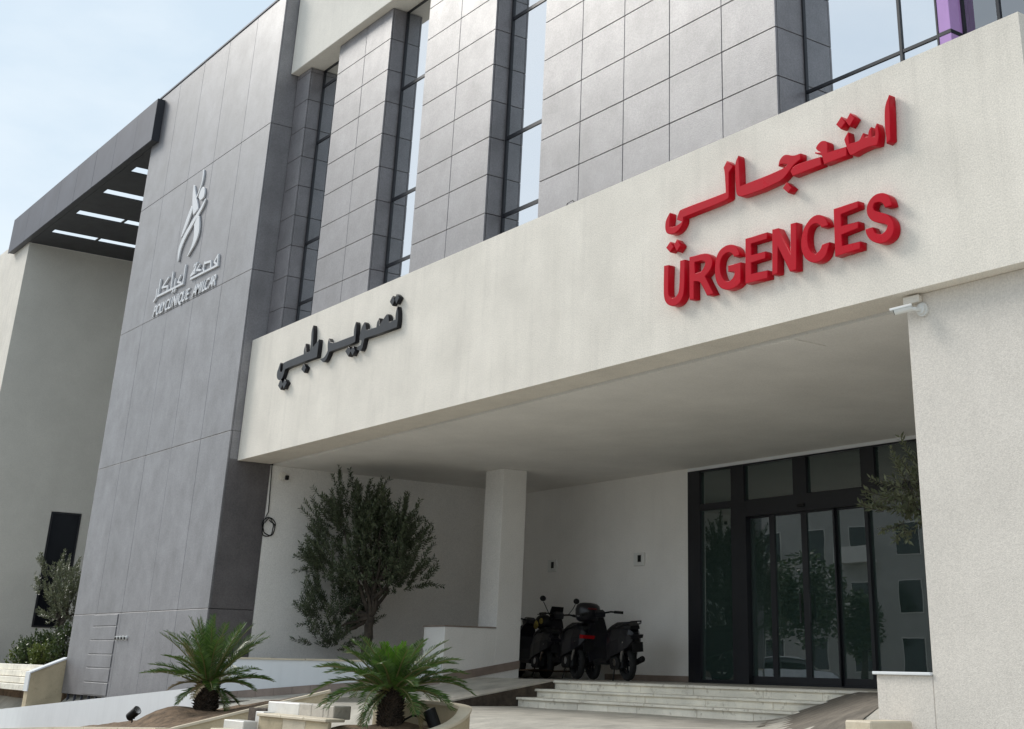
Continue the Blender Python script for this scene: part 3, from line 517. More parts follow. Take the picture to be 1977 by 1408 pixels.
kb = thing('kerb', 'short pale kerb stone at the foot of the right low wall', 'kerb', (9.25, -6.1, -.5))
for i in range(3):
    obj('kerb_stone', MB().box(9.22 + .06 * i, 9.50 + .06 * i, -5.78 - .5 * (i + 1) + .006, -5.78 - .5 * i - .004, -1.6, -.155 - .075 * i, .012), M['coping'], kb)

# planter of the middle olive: bright white walls, beige coping, soil
pl = thing('planter', 'bright white walled planter with beige coping holding the large olive tree', 'planter', (-3.5, -5, -.4))
DA, DB = Vector((-4.82, -6.02, 0)), Vector((-2.21, -3.22, 0)); DD = (DB - DA).normalized(); DN = Vector((-DD.y, DD.x, 0)); DL = (DB - DA).length
def diag(a, b, o0, o1): return [tuple((DA + DD * t + DN * o)[:2]) for t, o in ((a, o0), (b, o0), (b, o1), (a, o1))]
obj('planter_wall', MB().prism(diag(0, DL, 0, .18), 'z', -.9, .195), M['brightwhite'], pl)
for i in range(7):
    obj('coping_stone', MB().prism(diag(i * DL / 7 + .004, (i + 1) * DL / 7 - .004, -.02, .21), 'z', .196, .222 + .003 * (i % 2)), M['coping'], pl)
zd = lambda t: -.62 + (.62 - .09) * (t / DL) ** .9 if t < 0 else -.107 - .078 * (DL - t) - .012 * max(0, DL - t - 2) 
for i in range(13):
    a, b = i * DL / 13, (i + 1) * DL / 13
    q = diag(a + .002, b - .002, -.018, -.001)
    obj('skirting_tile', MB().add([(*q[0], zd(a)), (*q[1], zd(b)), (*q[2], zd(b)), (*q[3], zd(a)), (*q[0], zd(a) + .11), (*q[1], zd(b) + .11), (*q[2], zd(b) + .11), (*q[3], zd(a) + .11)],
        [(0, 1, 2, 3), (4, 5, 6, 7), (0, 1, 5, 4), (1, 2, 6, 5), (2, 3, 7, 6), (3, 0, 4, 7)]), M['skirt'], pl)
# apron of paving rising along the white wall to the ramp
mb = MB(); ap = []
for i in range(14):
    p = DA + DD * (DL * i / 13); z0_ = zd(DL * i / 13)
    e = Vector((-2.2, -3.25 - 1.25 * (13 - i) / 13, 0)) + Vector((.0, -1.0, 0)) * ((13 - i) / 13) * .6; ez = -.13 - .19 * (13 - i) / 13
    mb.v += [(p.x, p.y, z0_), (e.x, e.y, ez), (p.x, p.y, -1.2), (e.x, e.y, -1.2)]
for i in range(13):
    a = i * 4; mb.f += [(a, a + 1, a + 5, a + 4), (a + 1, a + 3, a + 7, a + 5), (a, a + 4, a + 6, a + 2)]
struct('apron', mb, M['ramp'])
mb = MB(); nx_, ny_ = 10, 24
for j in range(ny_ + 1):
    for i in range(nx_ + 1):
        y = -5.95 + 5.9 * j / ny_; xr_ = -2.42 if y > -3.2 else -4.80 + (y + 6.0) * (2.61 / 2.8) - .02; xr_ = max(xr_, -4.79); x = -4.81 + (xr_ + 4.81) * i / nx_; mb.v.append((x, y, .12 + .05 * noise.noise(Vector((x * 2, y * 2, 1)))))
mb.f = [(j * (nx_ + 1) + i, j * (nx_ + 1) + i + 1, (j + 1) * (nx_ + 1) + i + 1, (j + 1) * (nx_ + 1) + i) for j in range(ny_) for i in range(nx_)]
obj('soil', mb, M['soil'], pl, smooth=True, kind='stuff')

# long sloping white wall in front of the tower
sw = thing('sloping_wall', 'long bright white wall with a sloping top in front of the dark tower', 'wall', (-9, -6.7, -.9))
obj('wall_body', MB().prism([(-24, -1.6), (-3.0, -1.6), (-3.0, -.188), (-14.0, -.862), (-24, -1.42)], 'y', -6.76, -6.6), M['brightwhite'], sw)

# sunken strip of soil behind it, and the marble steps left of the tower
struct('soil_strip', MB().prism([(-24, -1.45), (-11.8, -.80), (-4.9, -.62), (-4.9, -1.5), (-24, -1.9)], 'y', -6.59, -5.5), M['soil'])
es = thing('entry_steps', 'pale marble steps at the far left beside the sloping parapet', 'steps', (-16, -6.5, -.5))
for i, (y, z) in enumerate(((-6.12, .0), (-6.27, -.115), (-6.43, -.235), (-6.59, -.355))):
    for j in range(6):
        obj('step_slab', MB().box(-22 + j * 1.68, -22 + j * 1.68 + 1.67, y - .02, y + .30, z - .11, z, .006), M['marble'], es)
pw = thing('parapet', 'sloping cream parapet with white top between marble steps and tower', 'wall', (-11.95, -6.4, -.6))
obj('wall_body', MB().prism([(-6.06, -1.2), (-6.72, -1.2), (-6.72, -.145), (-6.06, .13)], 'x', -12.08, -11.83), M['beige'], pw)
obj('coping', MB().prism([(-6.06, .131), (-6.74, -.144), (-6.74, -.115), (-6.06, .160)], 'x', -12.10, -11.81), M['brightwhite'], pw)
obj('end_cap', MB().box(-12.09, -11.82, -6.745, -6.722, -.46, -.145), M['brightwhite'], pw)

# left planter with the ragged palm: sloping ochre wall with a pale coping
def soil_z(x, y): return -.235 + .083 * x + .2 * (y + 6.75)
lp = thing('planter', 'ochre walled planter with sloping pale coping holding the ragged left palm', 'planter', (-1, -7.7, -.8))
P1, P2, P3 = Vector((1.55, -7.0, -.12)), Vector((.93, -8.5, -.52)), Vector((.80, -8.95, -.64))
def wall_path(pts, w, h, dz=0.0, z_floor=None):
    mbw = MB(); rings = []
    for i, p in enumerate(pts):
        d = (pts[min(i + 1, len(pts) - 1)] - pts[max(i - 1, 0)]); d.z = 0; d.normalize(); nrm = Vector((d.y, -d.x, 0)) * (w / 2)
        lo = p.z - h if z_floor is None else z_floor
        rings.append([(p.x - nrm.x, p.y - nrm.y, lo), (p.x + nrm.x, p.y + nrm.y, lo), (p.x + nrm.x, p.y + nrm.y, p.z + dz), (p.x - nrm.x, p.y - nrm.y, p.z + dz)])
    return mbw.loft(rings)
obj('planter_wall', wall_path([P1, P2, P3], .14, 0, -.028, -1.3), M['beige'], lp)
obj('coping', wall_path([P1 + Vector((.0, .03, 0)), P1.lerp(P2, .33), P1.lerp(P2, .66), P2, P3], .18, .027), M['coping'], lp)
fr = [Vector((.9, -8.62, -.548)), Vector((-3.0, -8.6, -.70)), Vector((-7.5, -8.6, -.92)), Vector((-14, -8.6, -1.23))]
obj('planter_wall', wall_path(fr, .14, 0, -.028, -1.6), M['beige'], lp)
for a, b in zip(fr, fr[1:]):
    for q in range(3):
        obj('coping_stone', wall_path([a.lerp(b, q / 3 + .003), a.lerp(b, (q + 1) / 3 - .003)], .34, .026), M['coping'], lp)
mb = MB(); nx_, ny_ = 60, 14
for j in range(ny_ + 1):
    for i in range(nx_ + 1):
        y = -8.55 + 1.8 * j / ny_; x = -14 + (15.5 - .62 * (1 - j / ny_)) * i / nx_
        z = soil_z(x, y) + .20 * math.exp(-(((x + 1.05) / .70) ** 2 + ((y + 7.95) / .38) ** 2)) + .03 * noise.noise(Vector((x * 3, y * 3, 2))) - .02
        mb.v.append((x, y, z))
mb.f = [(j * (nx_ + 1) + i, j * (nx_ + 1) + i + 1, (j + 1) * (nx_ + 1) + i + 1, (j + 1) * (nx_ + 1) + i) for j in range(ny_) for i in range(nx_)]
obj('soil', mb, M['soil'], lp, smooth=True, kind='stuff')
so = thing('outlet_box', 'small white outlet box on the ochre planter wall beside the stone blocks', 'outlet', (1.2, -8.1, -.6))
# its seat on the wall: outer face of the right planter wall
_d = (P2 - P1); _d.z = 0; _d.normalize(); _n = Vector((-_d.y, _d.x, 0)); 
if _n.x < 0: _n = -_n
_q = P1.lerp(P2, .66) + _n * .075; _R = Matrix.Translation((_q.x, _q.y, -.535)) @ Matrix.Rotation(math.atan2(_n.y, _n.x), 4, 'Z')
obj('plate', MB().box(0, .012, -.06, .06, -.055, .055, .004).xf(_R), M['whiteplastic'], so)
obj('socket', MB().box(.012, .016, -.028, -.008, -.02, .025).box(.012, .016, .008, .028, -.02, .025).xf(_R), M['blackplastic'], so)

# little garden steps of white blocks between the two planters
gs = thing('garden_steps', 'low garden steps of white and ochre stone blocks between the two planters', 'steps', (3, -8.2, -.5))
rs = random.Random(5)
xb = [2.12, 2.92, 3.22, 3.50, 3.62, 3.74]
for i, (a, b) in enumerate(zip(xb, xb[1:])):
    obj('block', MB().box(a + .004, b - .004, -8.0, -7.8, -.36, -.232 + rs.uniform(-.004, .004), .008), M['marble_white' if i < 1 else 'ramp'], gs)
obj('block', MB().box(2.13, 2.34, -8.14, -8.005, -.56, -.332, .008), M['marble_white'], gs)
for i, (a, b) in enumerate(((2.345, 2.95), (2.955, 3.5), (3.505, 4.02))):
    obj('tread_slab', MB().box(a, b - .004, -8.22, -8.004, -.372, -.343, .006), M['coping'], gs)
    obj('riser_stone', MB().box(a, b - .004, -8.19, -8.15, -.50, -.373, .004), M['beige' if i != 1 else 'coping'], gs)
obj('block', MB().box(1.80, 2.34, -8.36, -8.195, -.60, -.425, .008), M['marble_white'], gs)
for i, (a, b) in enumerate(((1.93, 2.6), (2.605, 3.2), (3.205, 3.85))):
    obj('tread_slab', MB().box(a, b - .004, -8.56, -8.365, -.545, -.505, .006), M['coping'], gs)
    obj('riser_stone', MB().box(a, b - .004, -8.53, -8.49, -.70, -.546, .004), M['beige'], gs)
obj('infill', MB().box(1.66, 2.12, -8.02, -7.85, -.5, -.31, .004), M['darkstone'], gs)

# right planter: a rounded ring whose rim dips towards the street
rp_ = thing('planter', 'rounded beige planter with sloping rim holding the bright green palm', 'planter', (4.2, -7.9, -.6))
RC = Vector((4.43, -7.60, 0)); E1, E2 = Vector((.605, .796, 0)), Vector((-.80, .60, 0))    # long axes of the ring
def rim(t, r):
    p = RC + E1 * ((.64 + r) * math.cos(t)) + E2 * ((.60 + r) * math.sin(t)); w = math.sin(t) * .60
    return Vector((p.x, p.y, -.215 + (.085 * w if w > 0 else .36 * w)))
rings = []; rc = []
N = 56
for i in range(N):
    t = 2 * PI * i / N; a = rim(t, -.05); b = rim(t, .05)
    rings.append([(a.x, a.y, -1.0), (b.x, b.y, -1.0), (b.x, b.y, b.z - .03), (a.x, a.y, a.z - .03)])
    a = rim(t, -.065); b = rim(t, .065)
    rc.append([(a.x, a.y, a.z - .029), (b.x, b.y, b.z - .029), (b.x, b.y, b.z), (a.x, a.y, a.z)])
def ring_mesh(rings):
    m_ = MB(); sel = [rings[(i + N) % N] for i in range(int(-78 / 360 * N), int(128 / 360 * N) + 1)]
    return m_.loft(sel)
obj('planter_wall', ring_mesh(rings), M['beige'], rp_)
obj('coping', ring_mesh(rc), M['coping'], rp_)
mb = MB(); mb.v.append((RC.x, RC.y, -.36)); rr = 10
for q in range(1, rr + 1):
    for i in range(N):
        t = 2 * PI * i / N; f = q / rr; _p = RC + (rim(t, -.055 if -1.4 < math.atan2(math.sin(t), math.cos(t)) < 2.3 else .12) - RC) * f; x, y = _p.x, _p.y; w_ = math.sin(t) * .6 * f
        mb.v.append((x, y, -.44 + .08 * (1 - f) + .03 * noise.noise(Vector((x * 5, y * 5, 3))) + (.16 * w_ if w_ < 0 else .05 * w_)))
for i in range(N): mb.f.append((0, 1 + i, 1 + (i + 1) % N))
for q in range(rr - 1):
    for i in range(N): mb.f.append((1 + q * N + i, 1 + (q + 1) * N + i, 1 + (q + 1) * N + (i + 1) % N, 1 + q * N + (i + 1) % N))
obj('soil', mb, M['soil'], rp_, smooth=True, kind='stuff')

# ================================================================== SIGNS
LT = json.loads(LETTERS)
def letter_mesh(loops, y_front, depth, bev, grow=0.0):
    cu = bpy.data.curves.new('c', 'CURVE'); cu.dimensions = '2D'; cu.fill_mode = 'BOTH'
    cu.extrude = depth / 2 - bev; cu.bevel_depth = bev; cu.bevel_resolution = 1; cu.offset = -bev + grow
    for lp_ in loops:
        sp = cu.splines.new('POLY'); sp.points.add(len(lp_) - 1); sp.use_cyclic_u = True
        for p, q in zip(sp.points, lp_): p.co = (q[0], q[1], 0, 1)
    o = bpy.data.objects.new('c', cu); COL.objects.link(o); bpy.context.view_layer.update()
    dg = bpy.context.evaluated_depsgraph_get(); me = bpy.data.meshes.new_from_object(o.evaluated_get(dg))
    bpy.data.objects.remove(o); bpy.data.curves.remove(cu)
    # (x, z) sign plane -> world: local x->x, local y->z, local z->-y
    me.transform(Matrix(((1, 0, 0, 0), (0, 0, -1, y_front + depth / 2), (0, 1, 0, 0), (0, 0, 0, 1))))
    return me
def smooth_loop(lp_, it=1):
    for _ in range(it):
        o = []
        n = len(lp_)
        for i in range(n):
            a, b, c = lp_[i - 1], lp_[i], lp_[(i + 1) % n]
            v1 = Vector((b[0] - a[0], b[1] - a[1])); v2 = Vector((c[0] - b[0], c[1] - b[1]))
            ang = v1.angle(v2) if v1.length > 1e-6 and v2.length > 1e-6 else 0
            if .12 < ang < .85: o += [(b[0] - v1.x * .25, b[1] - v1.y * .25), (b[0] + v2.x * .25, b[1] + v2.y * .25)]
            else: o.append(tuple(b))
        lp_ = o
    return lp_
def sign(name, label, loops, y_front, depth, bev, m, part='letter', it=2, grow=0.0):
    ks = list(loops); p = loops[ks[0]][0][0]
    t = thing(name, label, 'sign', (p[0], y_front + depth, p[1]))
    for i, k_ in enumerate(ks):
        me = letter_mesh([smooth_loop(l, it) for l in loops[k_]], y_front - .0007 * i, depth, bev, grow); me.name = part; me.materials.clear(); me.materials.append(M[m])
        link('dot' if k_.startswith('d') and k_[-1].isdigit() else part, me, t)
    return t
sign('red_sign', 'large raised red capital letters reading URGENCES on the cream fascia', LT['URGENCES'], -6.005, .092, .006, 'redletter')
sign('red_sign', 'raised red Arabic lettering above the URGENCES letters on the fascia', LT['AR'], -6.005, .092, .006, 'redletter')
sign('black_sign', 'raised black Arabic lettering at the left end of the cream fascia', LT['BL'], -5.985, .072, .004, 'blackletter', grow=.013)
lg = sign('logo', 'silver dancing figure emblem high on the dark tower', LT['LG'], -6.125, .034, .004, 'silver', part='stroke', it=2, grow=-.008)
ta = thing('silver_sign', 'small silver Arabic lettering under the figure emblem on the tower', 'sign', (-8, -6.1, 7))
for i, st in enumerate(LT['ST']):
    for j, (a, b) in enumerate(zip(st, st[1:])):
        a = Vector(a); b = Vector(b); d = (b - a); L_ = d.length
        if L_ < 1e-4: continue
        d /= L_; n_ = Vector((-d.y, d.x)) * .021; a -= d * .02; b += d * .02
        yo = -6.125 - .0006 * (i % 7) - .0003 * j
        obj('letter_stroke', MB().prism([tuple(a - n_), tuple(b - n_), tuple(b + n_), tuple(a + n_)], 'y', yo, -6.091), M['silver'], ta)
def text_mesh(body, size, depth, bev, offset=0.0, shear=0.0, m='silver'):
    cu = bpy.data.curves.new('t', 'FONT'); cu.body = body; cu.size = size; cu.extrude = depth / 2; cu.bevel_depth = bev; cu.offset = offset; cu.shear = shear; cu.resolution_u = 4
    o = bpy.data.objects.new('t', cu); COL.objects.link(o); bpy.context.view_layer.update()
    me = bpy.data.meshes.new_from_object(o.evaluated_get(bpy.context.evaluated_depsgraph_get())); bpy.data.objects.remove(o); bpy.data.curves.remove(cu)
    me.materials.clear(); me.materials.append(M[m]); return me
tl = thing('silver_sign', 'thin slanted silver capitals reading POLYCLINIQUE AMILCAR on the tower', 'sign', (-8, -6.1, 6.6))
txt = "POLYCLINIQUE AMILCAR"; x = 0; glyphs = []
for ch in txt:
    if ch == ' ': x += .20; continue
    me = text_mesh(ch, .34, .022, .0015, .0022, .28)
    vx = [v.co.x for v in me.vertices]; w0, w1 = min(vx), max(vx)
    glyphs.append((me, x - w0)); x += (w1 - w0) * (.80 if ch in 'ALCYQ' else .86) + .022
sx = (3.30) / x
for i, (me, gx_) in enumerate(glyphs):
    me.transform(Matrix(((sx, 0, 0, -9.78 + gx_ * sx), (0, 0, -1, -6.104), (0, .93, 0, 6.635), (0, 0, 0, 1)))); me.name = 'letter'
    link('letter', me, tl)
# ================================================================== SMALL FITTINGS
bc = thing('security_camera', 'white bullet security camera bracketed to the pillar top', 'camera', (9.90, -5.76, 3.1))
_c = Vector((9.90, -5.754, 3.135)); _K = Matrix.Translation(_c) @ Matrix.Scale(.72, 4) @ Matrix.Translation(-_c)
obj('mount', MB().cyl(_c, (0, -1, 0), .085, .035, 24).cyl(_c + Vector((0, -.035, 0)), (0, -1, 0), .06, .025, 20).xf(_K), M['whiteplastic'], bc, smooth=False)
obj('arm', MB().tube([_c + Vector((0, -.05, 0)), _c + Vector((-.03, -.11, -.005)), _c + Vector((-.09, -.15, .01))], .026, 10).xf(_K), M['whiteplastic'], bc)
_d = Vector((-.80, -.55, -.19)).normalized(); _b0 = _c + Vector((-.07, -.13, .02))
obj('housing', MB().cyl(_b0, _d, .043, .22, 18).xf(_K), M['whiteplastic'], bc)
_u = Vector((0, 0, 1)); _s = _d.cross(_u).normalized(); _u = _s.cross(_d)
def shell(b0, d, s, u, r, l0, l1, a0, a1, n=10, t=.006):
    m_ = MB(); rings = []
    for L_ in (l0, l1):
        outer = [b0 + d * L_ + (s * math.cos(a0 + (a1 - a0) * i / n) + u * math.sin(a0 + (a1 - a0) * i / n)) * (r + t) for i in range(n + 1)]
        inner = [b0 + d * L_ + (s * math.cos(a1 - (a1 - a0) * i / n) + u * math.sin(a1 - (a1 - a0) * i / n)) * r for i in range(n + 1)]
        rings.append(outer + inner)
    return m_.loft(rings)
obj('sun_hood', shell(_b0, _d, _s, _u, .047, -.01, .265, .25, PI - .25).xf(_K), M['whiteplastic'], bc)
obj('lens', MB().cyl(_b0 + _d * .221, _d, .038, .006, 16).xf(_K), M['blackplastic'], bc)
jb = thing('junction_box', 'cream junction box on the pillar beside the bullet camera', 'box', (9.83, -5.77, 3.25))
obj('body', MB().box(9.73, 9.90, -5.80, -5.755, 3.205, 3.262, .006), M['cream'], jb)
obj('lid', MB().box(9.725, 9.905, -5.815, -5.801, 3.20, 3.267, .005), M['cream2'], jb)
dc = thing('dome_camera', 'little pale dome camera with dark lens high on the recess side wall', 'camera', (-4.82, -5.07, 3.1))
obj('base', MB().cyl((-4.819, -5.07, 3.10), (1, 0, 0), .075, .05, 24).cyl((-4.77, -5.07, 3.10), (1, 0, 0), .055, .02, 20), M['cream2'], dc)
obj('lens', MB().box(-4.749, -4.70, -5.055, -4.99, 3.04, 3.115, .012), M['blackplastic'], dc)
ca = thing('cable_coil', 'coiled black cable hanging at the edge of the tower and white wall', 'cable', (-4.8, -5.23, 2.2))
obj('drop', MB().tube([(-4.805, -5.285, 3.26), (-4.80, -5.275, 3.0), (-4.805, -5.262, 2.7), (-4.80, -5.255, 2.50), (-4.80, -5.29, 2.42), (-4.80, -5.30, 2.37)], .0085, 6), M['blackplastic'], ca)
mb = MB(); pts = []
for i in range(170):
    t = i / 12.0; r = .115 + .022 * math.sin(t * 1.7) + .006 * math.sin(t * 5)
    pts.append((-4.79 + .012 * math.sin(t * .9), -5.235 + r * math.cos(t), 2.255 + r * 1.12 * math.sin(t)))
obj('coil', mb.tube(pts, .0085, 5), M['blackplastic'], ca)
for x0, x1, lb in ((-4.0, -3.66, 'small square wall box with dark centre behind the scooters, nearer the pier'), (-1.42, -1.12, 'small square wall box with dark centre nearer the glass entrance')):
    b = thing('wall_box', lb, 'wall box', ((x0 + x1) / 2, 0, 1.89), 'square boxes on the back wall')
    cx_ = (x0 + x1) / 2
    obj('plate', MB().box(cx_ - .14, cx_ + .14, -.035, -.001, 1.785, 1.995, .006), M['whiteplastic'], b)
    obj('recess', MB().box(cx_ - .02, cx_ + .075, -.041, -.036, 1.845, 1.955, .004), M['blackplastic'], b)
    obj('rim', MB().box(cx_ - .035, cx_ - .021, -.047, -.036, 1.83, 1.97, .003).box(cx_ + .076, cx_ + .09, -.047, -.036, 1.83, 1.97, .003).box(cx_ - .02, cx_ + .075, -.046, -.036, 1.956, 1.97, .003), M['whiteplastic'], b)
pp = thing('vent_pipes', 'row of four tiny white pipe ends low on the dark tower', 'pipes', (-8.7, -6.1, .5))
for i in range(4):
    xx_ = -8.97 + i * .165
    obj('pipe', MB().cyl((xx_, -6.091, .51), (0.25, -1, -.25), .036, .05, 14), M['whiteplastic'], pp)
    obj('pipe_mouth', MB().cyl(Vector((xx_, -6.091, .51)) + Vector((.25, -1, -.25)).normalized() * .0505, (.25, -1, -.25), .026, .003, 12), M['blackplastic'], pp)
def spot(label, p, aim, yaw=0):
    t = thing('garden_spotlight', label, 'spotlight', p)
    p = Vector(p); aim = Vector(aim).normalized()
    obj('stake', MB().tube([p + Vector((0, 0, -.12)), p + Vector((0, 0, .05))], .012, 8), M['blackplastic'], t)
    obj('bracket', MB().box(p.x - .05, p.x + .05, p.y - .02, p.y + .02, p.z + .03, p.z + .045), M['blackplastic'], t)
    h = obj('housing', MB().tube([p + Vector((0, 0, .10)) - aim * .10, p + Vector((0, 0, .10)) - aim * .085, p + Vector((0, 0, .10)) + aim * .085, p + Vector((0, 0, .10)) + aim * .10], [.045, .062, .066, .068], 18), M['blackplastic'], t)
    obj('glass', MB().cyl(p + Vector((0, 0, .10)) + aim * .1005, aim, .055, .003, 18), M['chrome'], t)
    return t
spot('black garden spotlight on the soil by the sloping white wall', (-4.60, -7.14, -.70), (.75, .35, .55))
s2 = spot('black garden spotlight inside the rounded planter beside its palm', (4.60, -7.33, -.43), (-.35, -.3, .9))
obj('cable', MB().tube([(4.58, -7.34, -.36), (4.53, -7.42, -.31), (4.48, -7.49, -.29), (4.43, -7.55, -.33), (4.40, -7.60, -.38)], .011, 6), M['blackplastic'], s2)
wr = thing('wall_hook_cable', 'thin black wire loop at the foot of a facade column behind the fascia', 'wire', (4.4, -5.68, 5.5))
obj('loop', MB().tube([(4.28, -5.69, 5.36), (4.27, -5.70, 5.47), (4.34, -5.70, 5.56), (4.45, -5.70, 5.57), (4.54, -5.695, 5.50)], .007, 5), M['blackplastic'], wr)

# ================================================================== PLANTS
def leaf_quad(mb, p, d, up, L_, w):
    s = d.cross(up); s = s.normalized() if s.length > 1e-5 else d.orthogonal().normalized()
    a = p + d * (L_ * .45) + s * w; b = p + d * (L_ * .45) - s * w; mb.add([p, a, p + d * L_, b], [(0, 1, 2, 3)])
def olive_tree(label, base, h_trunk, blobs, n_tw, seed, leafm, lean=(0, 0), stems=3, leaf=(.075, .0135), group=None, upright=.62):
    r = random.Random(seed); base = Vector(base)
    t = thing('olive_tree', label, 'tree', base, group)
    tr = MB(); c0 = Vector(blobs[0][0])
    def limb(a, b, r0, r1, wob=.05, n=6):
        pts = [a.lerp(b, i / n) + Vector((r.uniform(-wob, wob), r.uniform(-wob, wob), 0)) * (0 < i < n) for i in range(n + 1)]
        tr.tube(pts, [r0 + (r1 - r0) * i / n for i in range(n + 1)], 8); return pts
    fork = base + Vector((lean[0], lean[1], h_trunk))
    limb(base - Vector((0, 0, .15)), fork, .085, .07, .02)
    tips = []
    for c, rad in blobs:
        c = Vector(c)
        for q in range(stems):
            e = c + Vector((r.uniform(-.5, .5) * rad[0], r.uniform(-.5, .5) * rad[1], r.uniform(-.3, .5) * rad[2]))
            tips += limb(fork, e, .04, .012, .06)[2:]
    obj('trunk', tr, M['bark'], t, smooth=True)
    lf = MB(); tw = MB()
    for c, rad in blobs:
        c = Vector(c); k_ = int(n_tw * rad[0] * rad[2] / sum(b[1][0] * b[1][2] for b in blobs))
        for i in range(k_):
            while True:
                v = Vector((r.uniform(-1, 1), r.uniform(-1, 1), r.uniform(-1, 1)))
                if v.length <= 1: break
            v *= (1 + .0 * v.length)
            if noise.noise(Vector((v.x * 1.7 + seed, v.y * 1.7, v.z * 1.7))) < -.06: continue
            p = c + Vector((v.x * rad[0], v.y * rad[1], v.z * rad[2]))
            outd = Vector((v.x, v.y, v.z * .6)); d = (outd * .9 + Vector((r.gauss(0, .3), r.gauss(0, .3), upright + r.gauss(0, .25))))
            d.normalize(); Lt = r.uniform(.22, .48) * (1.35 if v.z > .35 else .8)
            if v.z < -.5: d.z *= .3; d.normalize()
            q0 = p; nseg = 6; pts = [q0]
            for s_ in range(nseg):
                d = (d + Vector((r.gauss(0, .06), r.gauss(0, .06), .05))).normalized(); pts.append(pts[-1] + d * Lt / nseg)
            tw.tube(pts, [.005 - .003 * j / nseg for j in range(nseg + 1)], 3, cap=False)
            m_ = int(Lt / .021)
            for j in range(m_):
                f = (j + .5) / m_ * nseg; i0 = min(nseg - 1, int(f)); q = pts[i0].lerp(pts[i0 + 1], f - i0); ax = (pts[i0 + 1] - pts[i0]).normalized()
                sd = ax.orthogonal().normalized(); sd.rotate(Matrix.Rotation(j * PI / 2 + r.uniform(-.4, .4), 3, ax))
                for sg in (1, -1):
                    dd = (ax * .75 + sd * sg * .8).normalized()
                    leaf_quad(lf, q, dd, Vector((r.gauss(0, .5), r.gauss(0, .5), 1)).normalized(), leaf[0] * r.uniform(.75, 1.15), leaf[1])
    o = link('twigs', tw.mesh('twigs', M['bark'], fix=False), t); o['kind'] = 'stuff'
    o = link('crown', lf.mesh('crown', M[leafm], fix=False), t); o['kind'] = 'stuff'
    return t
olive_tree('large dark olive tree with upright shoots in the planter before the white wall', (-3.43, -3.95, .12), .75,
           [((-3.75, -4.05, 1.85), (.96, .85, .70)), ((-3.02, -3.85, 1.62), (.74, .7, .52)), ((-4.0, -4.2, 1.02), (.62, .6, .42)), ((-3.75, -4.15, 2.38), (.55, .5, .38)), ((-3.0, -3.8, 2.12), (.50, .5, .30)), ((-3.95, -4.25, .62), (.42, .45, .30))], 1500, 11, 'olive', lean=(.05, .05))
olive_tree('small silvery olive tree before the narrow dark window of the left wing', (-15.6, -5.2, -.05), .8,
           [((-16.0, -5.2, 1.45), (.72, .6, .52)), ((-15.5, -5.1, 1.2), (.5, .5, .42))], 420, 21, 'olive_dry', lean=(-.05, 0))
olive_tree('olive tree leaning out past the right pillar before the entrance glass', (9.35, -4.1, -.05), 1.0,
           [((8.02, -3.9, 1.72), (.28, .3, .22)), ((8.25, -4.0, 1.86), (.26, .3, .18))], 130, 31, 'olive_dry', lean=(.1, .0), upright=-.05)

def shrub(label, c, rad, n, seed, m, L_=.07, w=.02, group=None):
    r = random.Random(seed); t = thing('shrub', label, 'shrub', (c[0], c[1], c[2] - rad[2]), group); lf = MB(); tw = MB()
    base = Vector((c[0], c[1], c[2] - rad[2]))
    for i in range(n):
        v = Vector((r.gauss(0, 1), r.gauss(0, 1), r.gauss(0, 1))).normalized() * r.uniform(.45, 1)
        if noise.noise(v * 2.1 + Vector((seed, 0, 0))) < -.2: continue
        e = Vector(c) + Vector((v.x * rad[0], v.y * rad[1], v.z * rad[2]))
        d = (e - base).normalized()
        if i % 6 == 0: tw.tube([base, base.lerp(e, .5) + Vector((r.gauss(0, .03), r.gauss(0, .03), 0)), e], [.012, .008, .004], 4, cap=False)
        for j in range(9):
            dd = (d + Vector((r.gauss(0, .7), r.gauss(0, .7), r.gauss(0, .5)))).normalized()
            leaf_quad(lf, e - d * .02 * j, dd, Vector((r.gauss(0, .6), r.gauss(0, .6), 1)).normalized(), L_ * r.uniform(.7, 1.2), w)
    o = link('branches', tw.mesh('branches', M['bark'], fix=False), t); o['kind'] = 'stuff'
    o = link('foliage', lf.mesh('foliage', M[m], fix=False), t); o['kind'] = 'stuff'
    return t
shrub('dark rounded shrub at the far left with a taller leafy tip', (-16.65, -5.4, .26), (.66, .5, .48), 330, 5, 'shrub', group=None)
shrub('light green shrub between the dark shrub and the small olive', (-15.75, -5.45, .18), (.45, .4, .36), 240, 6, 'shrub_light')
shrub('upright dark sprig rising from the far left shrubs', (-16.35, -5.2, .55), (.22, .22, .22), 60, 8, 'shrub')
shrub('dark dense shrub against the foot of the tower', (-14.9, -5.2, .35), (.6, .45, .6), 380, 7, 'shrub')
shrub('pale leafy shrub cut by the left edge of the photo', (-17.6, -5.4, .10), (.35, .4, .28), 90, 9, 'shrub_light')

